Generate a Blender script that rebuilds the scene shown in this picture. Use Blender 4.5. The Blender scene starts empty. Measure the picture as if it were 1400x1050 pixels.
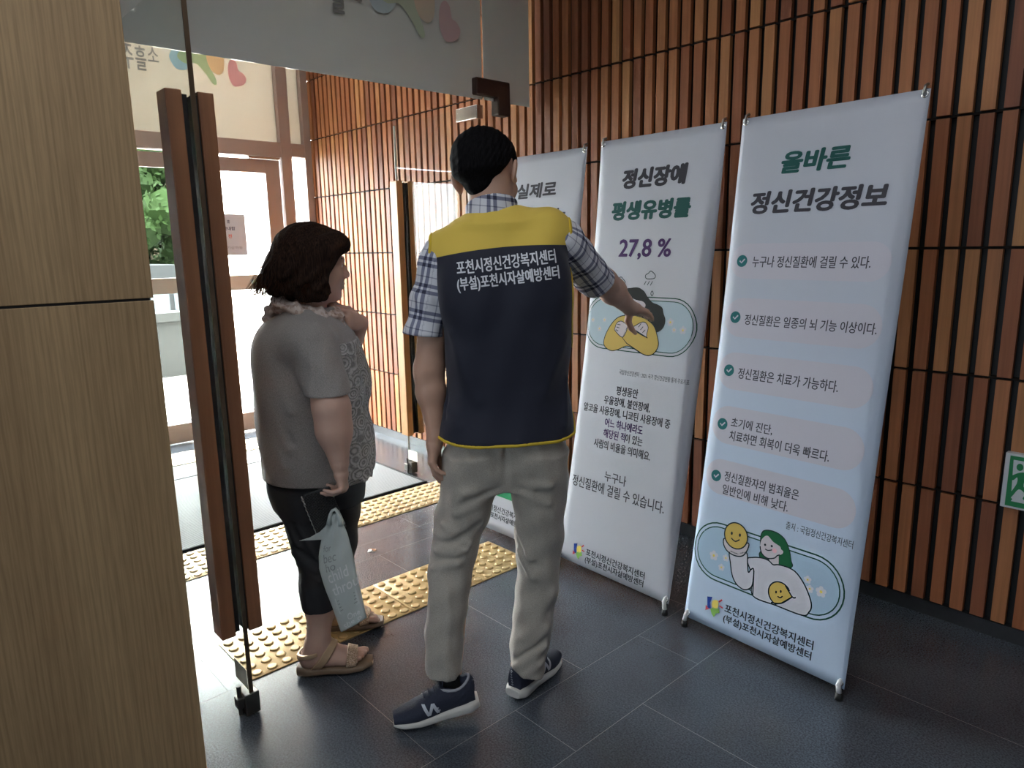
import bpy, bmesh, math, random
import numpy as np
from mathutils import Vector, Matrix
from mathutils.geometry import tessellate_polygon
from mathutils.bvhtree import BVHTree
random.seed(7)
S = bpy.context.scene
COL = S.collection

# ------------------------------------------------------------------ camera
# world: X runs along the slatted wall away from the camera, wall at Y=-2.8, Z up
F_PX, YAW, PITCH, ROLL = 968.8, -0.739714, -0.192851, -0.0177734
_d = Vector((math.cos(PITCH)*math.cos(YAW), math.cos(PITCH)*math.sin(YAW), math.sin(PITCH)))
_r = _d.cross(Vector((0, 0, 1))).normalized()
_u = _r.cross(_d)
_r, _u = (math.cos(ROLL)*_r + math.sin(ROLL)*_u), (-math.sin(ROLL)*_r + math.cos(ROLL)*_u)
cam_data = bpy.data.cameras.new('camera')
cam = bpy.data.objects.new('camera', cam_data); COL.objects.link(cam)
M = Matrix((_r, _u, -_d)).transposed().to_4x4(); M.translation = Vector((0, 0, 1.4))
cam.matrix_world = M
cam_data.sensor_width = 36.0; cam_data.lens = F_PX/1400*36.0
cam_data.clip_start = 0.05; cam_data.clip_end = 300
S.camera = cam

# ------------------------------------------------------------------ world, lights, exposure
S.view_settings.view_transform = 'Standard'
S.view_settings.look = 'None'
S.view_settings.gamma = 1.0
S.view_settings.use_curve_mapping = False
S.view_settings.exposure = 0.0
world = bpy.data.worlds.new('world'); S.world = world; world.use_nodes = True
wn = world.node_tree.nodes; wl = world.node_tree.links
wn['Background'].inputs['Color'].default_value = (0.94, 0.97, 1.0, 1)
wn['Background'].inputs['Strength'].default_value = 46.0
c = S.cycles
c.max_bounces = 10; c.diffuse_bounces = 5; c.glossy_bounces = 5; c.transmission_bounces = 8
c.transparent_max_bounces = 24; c.caustics_reflective = False; c.caustics_refractive = False
c.sample_clamp_indirect = 40.0

def area_light(name, loc, target, sx, sy, power, color=(1, 1, 1)):
    d = bpy.data.lights.new(name, 'AREA'); d.shape = 'RECTANGLE'; d.size = sx; d.size_y = sy
    d.energy = power; d.color = color
    o = bpy.data.objects.new(name, d); COL.objects.link(o)
    o.location = loc
    o.rotation_euler = (Vector(target)-Vector(loc)).to_track_quat('-Z', 'Y').to_euler()
    return o
sun_d = bpy.data.lights.new('sun', 'SUN'); sun_d.energy = 5.0; sun_d.angle = 0.02; sun_d.color = (1.0, 0.95, 0.86)
sun = bpy.data.objects.new('sun', sun_d); COL.objects.link(sun)
sun.rotation_euler = Vector((0.25, -0.55, -0.9)).to_track_quat('-Z', 'Y').to_euler()
# added fill for lobby daylight from the left; the wall there has no window
area_light('lobby_side_fill', (0.6, 3.35, 1.4), (0.9, -2.8, 0.8), 2.6, 1.8, 38, (0.74, 0.87, 1.0))
area_light('lobby_overhead_fill', (0.4, -0.2, 3.05), (0.4, -0.2, 0), 2.4, 2.4, 24, (0.93, 0.96, 1.0))  # unseen overhead fill, added to brighten shoulders, floor and left panel
area_light('vestibule_overhead_fill', (4.3, -1.1, 3.05), (4.3, -1.1, 0), 1.8, 1.8, 14, (1.0, 0.97, 0.93))  # unseen fill, added to lift the light between the two door planes

# ------------------------------------------------------------------ materials
def new_mat(name):
    m = bpy.data.materials.new(name); m.use_nodes = True
    return m, m.node_tree.nodes, m.node_tree.links, m.node_tree.nodes['Principled BSDF']
def mat(name, col, rough=0.6, metal=0.0, spec=0.5, noise=0.0, nscale=40, bump=0.0, sss=0.0, trans=0.0):
    m, n, l, b = new_mat(name)
    b.inputs['Base Color'].default_value = (*col, 1)
    b.inputs['Roughness'].default_value = rough; b.inputs['Metallic'].default_value = metal
    b.inputs['Specular IOR Level'].default_value = spec
    if sss: 
        b.inputs['Subsurface Weight'].default_value = sss; b.inputs['Subsurface Radius'].default_value = (0.012, 0.005, 0.003)
        b.inputs['Subsurface Scale'].default_value = 1.0
    if noise or bump:
        tc = n.new('ShaderNodeTexCoord'); nt = n.new('ShaderNodeTexNoise'); nt.inputs['Scale'].default_value = nscale; nt.inputs['Detail'].default_value = 4
        l.new(tc.outputs['Object'], nt.inputs['Vector'])
        if noise:
            mx = n.new('ShaderNodeMix'); mx.data_type = 'RGBA'
            mx.inputs['A'].default_value = (*[max(0, v*(1-noise)) for v in col], 1); mx.inputs['B'].default_value = (*[min(1, v*(1+noise)) for v in col], 1)
            l.new(nt.outputs['Fac'], mx.inputs['Factor']); l.new(mx.outputs['Result'], b.inputs['Base Color'])
        if bump:
            bp = n.new('ShaderNodeBump'); bp.inputs['Strength'].default_value = bump; bp.inputs['Distance'].default_value = 0.004
            l.new(nt.outputs['Fac'], bp.inputs['Height']); l.new(bp.outputs['Normal'], b.inputs['Normal'])
    return m
def glass_mat(name, tint=(0.955, 0.975, 0.965), ior=1.5, rough=0.0):
    m, n, l, b = new_mat(name); n.remove(b)
    t = n.new('ShaderNodeBsdfTransparent'); t.inputs['Color'].default_value = (*tint, 1)
    g = n.new('ShaderNodeBsdfGlossy'); g.inputs['Roughness'].default_value = rough
    lw = n.new('ShaderNodeLayerWeight'); lw.inputs['Blend'].default_value = 0.5
    pw = n.new('ShaderNodeMath'); pw.operation = 'POWER'; pw.inputs[1].default_value = 5.0
    fr = n.new('ShaderNodeMath'); fr.operation = 'MULTIPLY_ADD'; fr.inputs[1].default_value = 0.30; fr.inputs[2].default_value = 0.010
    l.new(lw.outputs['Facing'], pw.inputs[0]); l.new(pw.outputs[0], fr.inputs[0])
    mx = n.new('ShaderNodeMixShader')
    l.new(fr.outputs[0], mx.inputs['Fac']); l.new(t.outputs[0], mx.inputs[1]); l.new(g.outputs[0], mx.inputs[2])
    l.new(mx.outputs[0], n['Material Output'].inputs['Surface'])
    return m
def film_mat(name, col, through=0.5, clear=0.0):
    m, n, l, b = new_mat(name); n.remove(b)
    d = n.new('ShaderNodeBsdfDiffuse'); d.inputs['Color'].default_value = (*col, 1)
    t = n.new('ShaderNodeBsdfTranslucent'); t.inputs['Color'].default_value = (*col, 1)
    mx = n.new('ShaderNodeMixShader'); mx.inputs['Fac'].default_value = through
    l.new(d.outputs[0], mx.inputs[1]); l.new(t.outputs[0], mx.inputs[2])
    out = mx
    if clear:
        tr = n.new('ShaderNodeBsdfTransparent'); m2 = n.new('ShaderNodeMixShader'); m2.inputs['Fac'].default_value = clear
        l.new(mx.outputs[0], m2.inputs[1]); l.new(tr.outputs[0], m2.inputs[2]); out = m2
    l.new(out.outputs[0], n['Material Output'].inputs['Surface'])
    return m
def ramp(n, stops):
    r = n.new('ShaderNodeValToRGB'); e = r.color_ramp.elements
    while len(e) < len(stops): e.new(0.5)
    for k, (p, cc) in enumerate(stops):
        e[k].position = p; e[k].color = (*cc, 1)
    return r
def wood_mat(name, stops, island=True, grain_axis='Z', scale=60, stretch=0.03, strength=0.25, rough=0.5, coat=0.0):
    """per-plank colour (random per island) with stretched-noise grain"""
    m, n, l, b = new_mat(name)
    tc = n.new('ShaderNodeTexCoord'); mp = n.new('ShaderNodeMapping')
    sc = [scale, scale, scale]; sc['XYZ'.index(grain_axis)] = scale*stretch
    mp.inputs['Scale'].default_value = sc
    l.new(tc.outputs['Object'], mp.inputs['Vector'])
    nt = n.new('ShaderNodeTexNoise'); nt.inputs['Scale'].default_value = 1.0; nt.inputs['Detail'].default_value = 5
    nt.inputs['Roughness'].default_value = 0.6
    l.new(mp.outputs['Vector'], nt.inputs['Vector'])
    rp = ramp(n, stops)
    if island:
        g = n.new('ShaderNodeNewGeometry'); l.new(g.outputs['Random Per Island'], rp.inputs['Fac'])
    else:
        n2 = n.new('ShaderNodeTexNoise'); n2.inputs['Scale'].default_value = 0.35; n2.inputs['Detail'].default_value = 2
        l.new(mp.outputs['Vector'], n2.inputs['Vector']); l.new(n2.outputs['Fac'], rp.inputs['Fac'])
    mx = n.new('ShaderNodeMix'); mx.data_type = 'RGBA'; mx.blend_type = 'MULTIPLY'
    gr = ramp(n, [(0.3, (1-strength,)*3), (0.7, (1.0, 1.0, 1.0))])
    l.new(nt.outputs['Fac'], gr.inputs['Fac'])
    mx.inputs['Factor'].default_value = 1.0
    l.new(rp.outputs['Color'], mx.inputs['A']); l.new(gr.outputs['Color'], mx.inputs['B'])
    l.new(mx.outputs['Result'], b.inputs['Base Color'])
    b.inputs['Roughness'].default_value = rough; b.inputs['Coat Weight'].default_value = coat; b.inputs['Coat Roughness'].default_value = 0.3
    return m

# ------------------------------------------------------------------ mesh helpers
class MB:
    """collects shapes for one mesh object"""
    def __init__(s): s.v = []; s.f = []; s.mi = []
    def add(s, vs, fs, mi=0):
        o = len(s.v); s.v += [tuple(map(float, p)) for p in vs]
        for f in fs: s.f.append([i+o for i in f]); s.mi.append(mi)
    def box(s, lo, hi, mi=0, bev=0.0):
        x0, y0, z0 = lo; x1, y1, z1 = hi
        if bev <= 0:
            s.add([(x0,y0,z0),(x1,y0,z0),(x1,y1,z0),(x0,y1,z0),(x0,y0,z1),(x1,y0,z1),(x1,y1,z1),(x0,y1,z1)],
                  [(0,3,2,1),(4,5,6,7),(0,1,5,4),(1,2,6,5),(2,3,7,6),(3,0,4,7)], mi)
        else:
            bm = bmesh.new(); bmesh.ops.create_cube(bm, size=1.0)
            for v in bm.verts: v.co = Vector(((lo[0]+hi[0])/2+v.co.x*(hi[0]-lo[0]), (lo[1]+hi[1])/2+v.co.y*(hi[1]-lo[1]), (lo[2]+hi[2])/2+v.co.z*(hi[2]-lo[2])))
            bmesh.ops.bevel(bm, geom=list(bm.edges), offset=bev, segments=2, affect='EDGES', profile=0.5)
            s.bm(bm, mi)
    def bm(s, bm, mi=0):
        bm.verts.index_update()
        s.add([v.co[:] for v in bm.verts], [[v.index for v in f.verts] for f in bm.faces], mi); bm.free()
    def tube(s, pts, rad, seg=12, mi=0, cap=True, squash=None):
        pts = [Vector(p) for p in pts]; n = len(pts)
        rad = rad if isinstance(rad, (list, tuple)) else [rad]*n
        vs = []; up = None
        for i, p in enumerate(pts):
            t = (pts[min(i+1, n-1)]-pts[max(i-1, 0)]).normalized()
            if up is None: up = Vector((0, 0, 1)) if abs(t.z) < 0.9 else Vector((1, 0, 0))
            a = (up - t*up.dot(t)).normalized(); bb = t.cross(a); up = a
            for k in range(seg):
                an = 2*math.pi*k/seg
                vs.append(p + rad[i]*(math.cos(an)*a + math.sin(an)*bb))
        fs = [(i*seg+k, i*seg+(k+1) % seg, (i+1)*seg+(k+1) % seg, (i+1)*seg+k) for i in range(n-1) for k in range(seg)]
        if cap: fs += [tuple(range(seg))[::-1], tuple((n-1)*seg+k for k in range(seg))]
        s.add(vs, fs, mi)
    def cyl(s, a, b, r, seg=20, mi=0): s.tube([a, b], r, seg, mi)
    def lathe(s, prof, centre, axis='Z', seg=24, mi=0):
        cx, cy, cz = centre; vs = []; n = len(prof)
        for r, z in prof:
            for k in range(seg):
                an = 2*math.pi*k/seg; a, b2 = r*math.cos(an), r*math.sin(an)
                vs.append({'Z': (cx+a, cy+b2, cz+z), 'X': (cx+z, cy+a, cz+b2), 'Y': (cx+b2, cy+z, cz+a)}[axis])
        fs = [(i*seg+k, i*seg+(k+1) % seg, (i+1)*seg+(k+1) % seg, (i+1)*seg+k) for i in range(n-1) for k in range(seg)]
        fs += [tuple(range(seg))[::-1], tuple((n-1)*seg+k for k in range(seg))]
        s.add(vs, fs, mi)
    def build(s, name, mats, parent=None, smooth=False, origin=(0, 0, 0)):
        me = bpy.data.meshes.new(name); O = Vector(origin)
        me.from_pydata([tuple(Vector(p)-O) for p in s.v], [], s.f)
        for m in (mats if isinstance(mats, (list, tuple)) else [mats]): me.materials.append(m)
        me.polygons.foreach_set('material_index', s.mi)
        if smooth: me.polygons.foreach_set('use_smooth', [True]*len(me.polygons))
        me.update()
        o = bpy.data.objects.new(name, me); COL.objects.link(o)
        if parent is not None: o.parent = parent
        elif any(origin): o.location = O
        return o
def sharp(o, ang=40):
    """smooth shading with sharp edges"""
    me = o.data
    bm = bmesh.new(); bm.from_mesh(me)
    for e in bm.edges:
        e.smooth = len(e.link_faces) == 2 and e.calc_face_angle(0) < math.radians(ang)
    bm.to_mesh(me); bm.free()
    me.polygons.foreach_set('use_smooth', [True]*len(me.polygons))
    return o
def tag(o, label, cat, group=None):
    o['label'] = label; o['category'] = cat
    if group: o['group'] = group
    return o
def empty(name, loc, label, cat, group=None):
    o = bpy.data.objects.new(name, None); COL.objects.link(o); o.location = loc; o.empty_display_size = 0.1
    return tag(o, label, cat, group)
def structure(o):
    o['kind'] = 'structure'; return o

# ------------------------------------------------------------------ lettering (Blender's own built-in font)
_tcache = {}
def text2d(s, bold=0.0, slant=0.0):
    k = (s, bold, slant)
    if k in _tcache: return _tcache[k]
    cu = bpy.data.curves.new('lettering_curve', 'FONT'); cu.body = s; cu.offset = bold; cu.resolution_u = 3; cu.shear = slant
    ob = bpy.data.objects.new('lettering_curve', cu)
    me = ob.to_mesh()
    vs = [(v.co.x, v.co.y) for v in me.vertices]; fs = [list(p.vertices) for p in me.polygons]
    ob.to_mesh_clear(); bpy.data.objects.remove(ob); bpy.data.curves.remove(cu)
    x0 = min(v[0] for v in vs); x1 = max(v[0] for v in vs); y0 = min(v[1] for v in vs); y1 = max(v[1] for v in vs)
    vs = [((x-x0)/(x1-x0), (y-y0)/(y1-y0)) for x, y in vs]
    _tcache[k] = (vs, fs, (x1-x0)/(y1-y0)); return _tcache[k]
def catmull(pts, closed=True, sub=6):
    P = [Vector((p[0], p[1])) for p in pts]; n = len(P); out = []
    rng = range(n) if closed else range(n-1)
    for i in rng:
        if closed: a, b, c_, d = P[i-1], P[i], P[(i+1) % n], P[(i+2) % n]
        else: a, b, c_, d = P[max(i-1, 0)], P[i], P[i+1], P[min(i+2, n-1)]
        for k in range(sub):
            t = k/sub
            out.append(0.5*((2*b)+(c_-a)*t+(2*a-5*b+4*c_-d)*t*t+(3*b-a-3*c_+d)*t**3))
    if not closed: out.append(P[-1])
    return [(p.x, p.y) for p in out]
class Art:
    """flat printed graphics in (u,v) laid onto a surface by a mapping function, in layers"""
    def __init__(s, fn): s.mb = MB(); s.fn = fn; s.layer = 1
    def up(s): s.layer += 1
    def poly(s, pts, mi):
        tri = tessellate_polygon([[Vector((p[0], p[1], 0)) for p in pts]])
        s.mb.add([s.fn(p[0], p[1], s.layer) for p in pts], [tuple(t) for t in tri], mi)
    def line(s, pts, w, mi, closed=False):
        n = len(pts); L = []; R = []
        for i in range(n):
            a = Vector(pts[i-1]) if (closed or i > 0) else Vector(pts[i]); b = Vector(pts[(i+1) % n]) if (closed or i < n-1) else Vector(pts[i])
            t = (b-a); t = t.normalized() if t.length > 1e-9 else Vector((1, 0)); nn = Vector((-t.y, t.x))*w/2
            p = Vector(pts[i]); L.append(p+nn); R.append(p-nn)
        vs = [s.fn(p.x, p.y, s.layer) for p in L+R]
        m = n if closed else n-1
        s.mb.add(vs, [(i, n+i, n+(i+1) % n, (i+1) % n) for i in range(m)], mi)
    def disc(s, c_, r, mi, ry=None, seg=28):
        ry = ry or r
        s.poly([(c_[0]+r*math.cos(2*math.pi*k/seg), c_[1]+ry*math.sin(2*math.pi*k/seg)) for k in range(seg)], mi)
    def ring(s, c_, r, w, mi, ry=None, seg=32):
        ry = ry or r
        s.line([(c_[0]+r*math.cos(2*math.pi*k/seg), c_[1]+ry*math.sin(2*math.pi*k/seg)) for k in range(seg)], w, mi, True)
    def fan(s, pts, mi):
        n = len(pts); cx = sum(p[0] for p in pts)/n; cy = sum(p[1] for p in pts)/n
        s.mb.add([s.fn(p[0], p[1], s.layer) for p in pts+[(cx, cy)]], [(i, (i+1) % n, n) for i in range(n)], mi)
    def stadium_fill(s, u0, v0, u1, v1, mi, n=44):
        r = (v1-v0)/2; cv = (v0+v1)/2; vs = []
        for i in range(n+1):
            u = u0+(u1-u0)*(0.5-0.5*math.cos(math.pi*i/n)); dd = max(u0+r-u, u-(u1-r), 0); hh = math.sqrt(max(0, r*r-dd*dd)); vs += [s.fn(u, cv-hh, s.layer), s.fn(u, cv+hh, s.layer)]
        s.mb.add(vs, [(2*i, 2*i+2, 2*i+3, 2*i+1) for i in range(n)], mi)
    def stadium(s, u0, v0, u1, v1):
        r = (v1-v0)/2; cv = (v0+v1)/2; n = 16
        return [(u1-r+r*math.cos(-math.pi/2+math.pi*k/n), cv+r*math.sin(-math.pi/2+math.pi*k/n)) for k in range(n+1)] + \
               [(u0+r+r*math.cos(math.pi/2+math.pi*k/n), cv+r*math.sin(math.pi/2+math.pi*k/n)) for k in range(n+1)]
    def flower(s, c_, r, petal, core):
        for k in range(5):
            a = 2*math.pi*k/5+0.4; s.disc((c_[0]+r*0.6*math.cos(a), c_[1]+r*0.6*math.sin(a)), r*0.42, petal, seg=10)
        s.up(); s.disc(c_, r*0.28, core, seg=10); s.layer -= 1
    def text(s, t, u0, v0, u1, v1, mi, bold=0.02, slant=0.0, mirror=False):
        vs, fs, asp = text2d(t, 0.0, slant)
        if mirror: vs = [(1-x, y) for x, y in vs]
        h = v1-v0; bb = bold*h*1.15      # heavier strokes: the outline laid down several times, slightly shifted
        offs = [(0, 0)] if bb < 1e-5 else [(0, 0), (bb, 0), (-bb, 0), (0, bb*0.7), (0, -bb*0.7), (bb*.7, bb*.5), (-bb*.7, bb*.5), (bb*.7, -bb*.5), (-bb*.7, -bb*.5)][:9 if bold > 0.025 else 5]
        for j, (ox, oy) in enumerate(offs):
            s.mb.add([s.fn(u0+bb+x*(u1-u0-2*bb)+ox, v0+bb*.7+y*(h-1.4*bb)+oy, s.layer+0.03*j) for x, y in vs], fs, mi)
# ------------------------------------------------------------------ shared materials
WOODS = [(0.0, (0.24, 0.078, 0.036)), (0.3, (0.36, 0.120, 0.046)), (0.55, (0.43, 0.155, 0.060)), (0.8, (0.48, 0.195, 0.075)), (1.0, (0.54, 0.255, 0.095))]
m_slat = wood_mat('slat_wood', WOODS, True, 'Z', 70, 0.025, 0.3, 0.55, 0.0)
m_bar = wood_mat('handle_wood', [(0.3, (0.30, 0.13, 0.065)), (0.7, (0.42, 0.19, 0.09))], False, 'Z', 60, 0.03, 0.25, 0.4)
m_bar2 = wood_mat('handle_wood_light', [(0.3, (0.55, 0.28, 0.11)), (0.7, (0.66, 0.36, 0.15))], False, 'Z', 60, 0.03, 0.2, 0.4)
m_black = mat('black_recess', (0.012, 0.011, 0.011), 0.6)
m_base = mat('black_stone_skirting', (0.022, 0.023, 0.026), 0.35, noise=0.3)
m_glass = glass_mat('clear_glass')
m_gedge = mat('glass_edge_green', (0.10, 0.16, 0.14), 0.15)
m_steel = mat('brushed_steel', (0.46, 0.45, 0.42), 0.38, 1.0)
m_dsteel = mat('dark_steel', (0.20, 0.19, 0.175), 0.4, 1.0)
m_chrome = mat('chrome', (0.75, 0.75, 0.74), 0.15, 1.0)
m_brown = mat('dark_brown_cover', (0.055, 0.028, 0.022), 0.45)
m_bronze = mat('rosy_brown_frame', (0.40, 0.30, 0.26), 0.45, 0.15)
m_grey = mat('grey_frame', (0.36, 0.36, 0.36), 0.5)
m_rubber = mat('black_rubber', (0.015, 0.015, 0.015), 0.7)
m_film = film_mat('white_frosted_film', (0.88, 0.86, 0.85), 0.12)
m_white = mat('white_plaster', (0.78, 0.77, 0.74), 0.8)
m_fgrey = mat('film_ink_grey', (0.26, 0.26, 0.25), 0.7)
m_fblue = film_mat('film_ink_blue', (0.42, 0.64, 0.74), 0.14)
m_fgreen = film_mat('film_ink_green', (0.52, 0.68, 0.40), 0.14)
m_forange = film_mat('film_ink_orange', (0.90, 0.66, 0.38), 0.14)
m_fpink = film_mat('film_ink_pink', (0.84, 0.46, 0.47), 0.14)

def veneer():
    m, n, l, b = new_mat('wood_veneer_panel')
    tc = n.new('ShaderNodeTexCoord'); mp = n.new('ShaderNodeMapping'); mp.inputs['Scale'].default_value = (1, 1, 0.05)
    l.new(tc.outputs['Object'], mp.inputs['Vector'])
    nt = n.new('ShaderNodeTexNoise'); nt.inputs['Scale'].default_value = 5; nt.inputs['Detail'].default_value = 3
    l.new(mp.outputs['Vector'], nt.inputs['Vector'])
    wv = n.new('ShaderNodeTexWave'); wv.bands_direction = 'Y'; wv.inputs['Scale'].default_value = 19; wv.inputs['Distortion'].default_value = 14
    wv.inputs['Detail'].default_value = 2; wv.inputs['Detail Scale'].default_value = 0.6
    l.new(mp.outputs['Vector'], wv.inputs['Vector'])
    r1 = ramp(n, [(0.3, (0.40, 0.262, 0.135)), (0.7, (0.49, 0.335, 0.175))]); l.new(nt.outputs['Fac'], r1.inputs['Fac'])
    r2 = ramp(n, [(0.0, (0.86, 0.85, 0.84)), (0.5, (1, 1, 1))]); l.new(wv.outputs['Fac'], r2.inputs['Fac'])
    mp3 = n.new('ShaderNodeMapping'); mp3.inputs['Scale'].default_value = (260, 260, 9); l.new(tc.outputs['Object'], mp3.inputs['Vector'])
    n3 = n.new('ShaderNodeTexNoise'); n3.inputs['Scale'].default_value = 1; n3.inputs['Detail'].default_value = 2; l.new(mp3.outputs['Vector'], n3.inputs['Vector'])
    r3 = ramp(n, [(0.35, (0.84, 0.83, 0.82)), (0.6, (1, 1, 1))]); l.new(n3.outputs['Fac'], r3.inputs['Fac'])
    a = n.new('ShaderNodeMix'); a.data_type = 'RGBA'; a.blend_type = 'MULTIPLY'; a.inputs['Factor'].default_value = 1
    l.new(r1.outputs['Color'], a.inputs['A']); l.new(r2.outputs['Color'], a.inputs['B'])
    a2 = n.new('ShaderNodeMix'); a2.data_type = 'RGBA'; a2.blend_type = 'MULTIPLY'; a2.inputs['Factor'].default_value = 1
    l.new(a.outputs['Result'], a2.inputs['A']); l.new(r3.outputs['Color'], a2.inputs['B'])
    l.new(a2.outputs['Result'], b.inputs['Base Color']); b.inputs['Roughness'].default_value = 0.55
    return m
m_veneer = veneer()

def slate():
    m, n, l, b = new_mat('dark_slate_tile')
    tc = n.new('ShaderNodeTexCoord'); g = n.new('ShaderNodeNewGeometry')
    n1 = n.new('ShaderNodeTexNoise'); n1.inputs['Scale'].default_value = 3.5; n1.inputs['Detail'].default_value = 6; l.new(tc.outputs['Object'], n1.inputs['Vector'])
    n2 = n.new('ShaderNodeTexNoise'); n2.inputs['Scale'].default_value = 190; n2.inputs['Detail'].default_value = 2; l.new(tc.outputs['Object'], n2.inputs['Vector'])
    r1 = ramp(n, [(0.3, (0.050, 0.059, 0.073)), (0.7, (0.070, 0.082, 0.100))]); l.new(n1.outputs['Fac'], r1.inputs['Fac'])
    r2 = ramp(n, [(0.36, (0.66, 0.66, 0.66)), (0.66, (1.4, 1.4, 1.4))]); l.new(n2.outputs['Fac'], r2.inputs['Fac'])
    a = n.new('ShaderNodeMix'); a.data_type = 'RGBA'; a.blend_type = 'MULTIPLY'; a.inputs['Factor'].default_value = 1
    l.new(r1.outputs['Color'], a.inputs['A']); l.new(r2.outputs['Color'], a.inputs['B'])
    l.new(a.outputs['Result'], b.inputs['Base Color'])
    rr = n.new('ShaderNodeMapRange'); b.inputs['Specular IOR Level'].default_value = 0.85; rr.inputs['To Min'].default_value = 0.20; rr.inputs['To Max'].default_value = 0.25
    l.new(n1.outputs['Fac'], rr.inputs['Value']); l.new(rr.outputs['Result'], b.inputs['Roughness'])
    bp = n.new('ShaderNodeBump'); bp.inputs['Strength'].default_value = 0.03; bp.inputs['Distance'].default_value = 0.001
    l.new(n2.outputs['Fac'], bp.inputs['Height']); l.new(bp.outputs['Normal'], b.inputs['Normal'])
    return m
m_slate = slate()
m_grout = mat('pale_grout', (0.24, 0.24, 0.24), 0.85)

# ------------------------------------------------------------------ the setting
WALL_Y = -2.8; DX = 2.85; OX = 5.42
# floor: one mesh of slate tiles on grout
fl = MB(); g = 0.0009
def tilecols():
    cols = []
    rows = [(-3.2, -2.6, 0.1), (-2.6, -2.0, 0.4), (-2.0, -1.4, 0.0), (-1.4, -0.8, 0.3), (-0.8, -0.61, 0.15), (-0.61, -0.01, 0.0), (-0.01, 1.19, 0.0),
            (1.19, 1.44, 0.305), (1.44, 2.155, 0.0), (2.155, 2.455, 0.3), (2.455, 2.70, 0.0), (2.70, 2.855, 0.15), (2.855, 3.05, 0.275), (3.05, 3.44, 0.1),
            (3.44, 4.85, 0.0), (4.85, OX, 0.3), (OX, 6.2, 0.1)]
    for x0, x1, off in rows:
        y = -2.82-0.62+off
        while y < 4.2:
            a, b_ = max(y, -2.82), min(y+0.61, 4.2)
            if b_-a > 0.01: cols.append((x0, x1, a, b_))
            y += 0.61
    return cols
for x0, x1, y0, y1 in tilecols():
    y0 += -0.0; fl.box((x0+g, y0+g, -0.02), (x1-g, y1-g, 0.0), 0)
fl.box((-3.2, -2.82, -0.06), (6.2, 4.2, -0.0003), 1)
structure(fl.build('floor', [m_slate, m_grout]))

# slatted wall: planks, with the dark recess behind them
sw = MB(); pitch, w = 0.0650, 0.0420
zj = [0.058, 0.495, 0.9295, 1.3655, 1.8025, 2.2400, 2.6775, 3.115]
k0 = int((-1.2)/pitch); k1 = int((OX-0.03)/pitch)
for k in range(k0, k1+1):
    x = k*pitch+0.006
    if x+w > OX-0.02: continue
    for a, b_ in zip(zj[:-1], zj[1:]):
        jy = random.uniform(-0.0012, 0.0012)
        sw.box((x, WALL_Y-0.022, a+0.005), (x+w, WALL_Y+jy, b_-0.005), 0)
sw.box((-3.2, WALL_Y-0.12, 0.0), (OX+0.03, WALL_Y-0.042, 3.2), 1)
for z in zj[1:]:
    sw.box((-3.2, WALL_Y-0.042, z-0.004), (OX, WALL_Y-0.014, z+0.004), 2)
m_rail = mat('dark_joint_rail', (0.02, 0.016, 0.014), 0.8, spec=0.1)
structure(sw.build('wall_right', [m_slat, m_black, m_rail]))
bb = MB(); bb.box((-3.2, WALL_Y-0.042, 0.0), (OX, WALL_Y+0.012-0.02, 0.056), 0)
structure(bb.build('baseboard_right', m_base))

# wood-clad wall end in the left foreground: two veneer boards with a dark joint
PX, PY = 1.847, -0.523
wl_ = MB(); 
wl_.box((PX, PY, 0.0), (PX+0.018, 0.9, 1.286), 0, 0.0015)
wl_.box((PX, PY, 1.292), (PX+0.018, 0.9, 3.1), 0, 0.0015)
wl_.box((PX+0.004, PY+0.006, 0.0), (2.0, 0.9, 3.1), 1)
structure(wl_.build('wall_left', [m_veneer, m_black]))
m_side = mat('grey_stone_wall', (0.15, 0.155, 0.165), 0.6, noise=0.3, nscale=12)
# lobby shell behind the camera
sh = MB(); sh.box((-3.3, -2.9, 0), (-3.2, 4.2, 3.2), 0); structure(sh.build('wall_back', m_white))
sh = MB(); WY = 3.5
sh.box((-3.2, WY, 0), (2.95, WY+0.1, 3.2))
structure(sh.build('wall_lobby_side', m_white))
sh = MB(); sh.box((DX-0.05, 0.9, 0), (DX+0.05, WY, 3.1)); sh.box((2.0, 0.84, 0), (DX+0.05, 0.9, 3.1)); sh.box((DX-0.05, 0.55, 0), (OX+0.05, 0.65, 3.1)); sh.box((OX-0.05, -0.37, 0), (OX+0.05, 1.6, 3.2))  # last box added, unseen, to block sky reflections in the open glass leaf
structure(sh.build('wall_vestibule_side', m_side))
sh = MB(); sh.box((-3.3, -2.95, 3.1), (OX+0.1, WY+0.1, 3.25)); structure(sh.build('ceiling', m_white))

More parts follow.
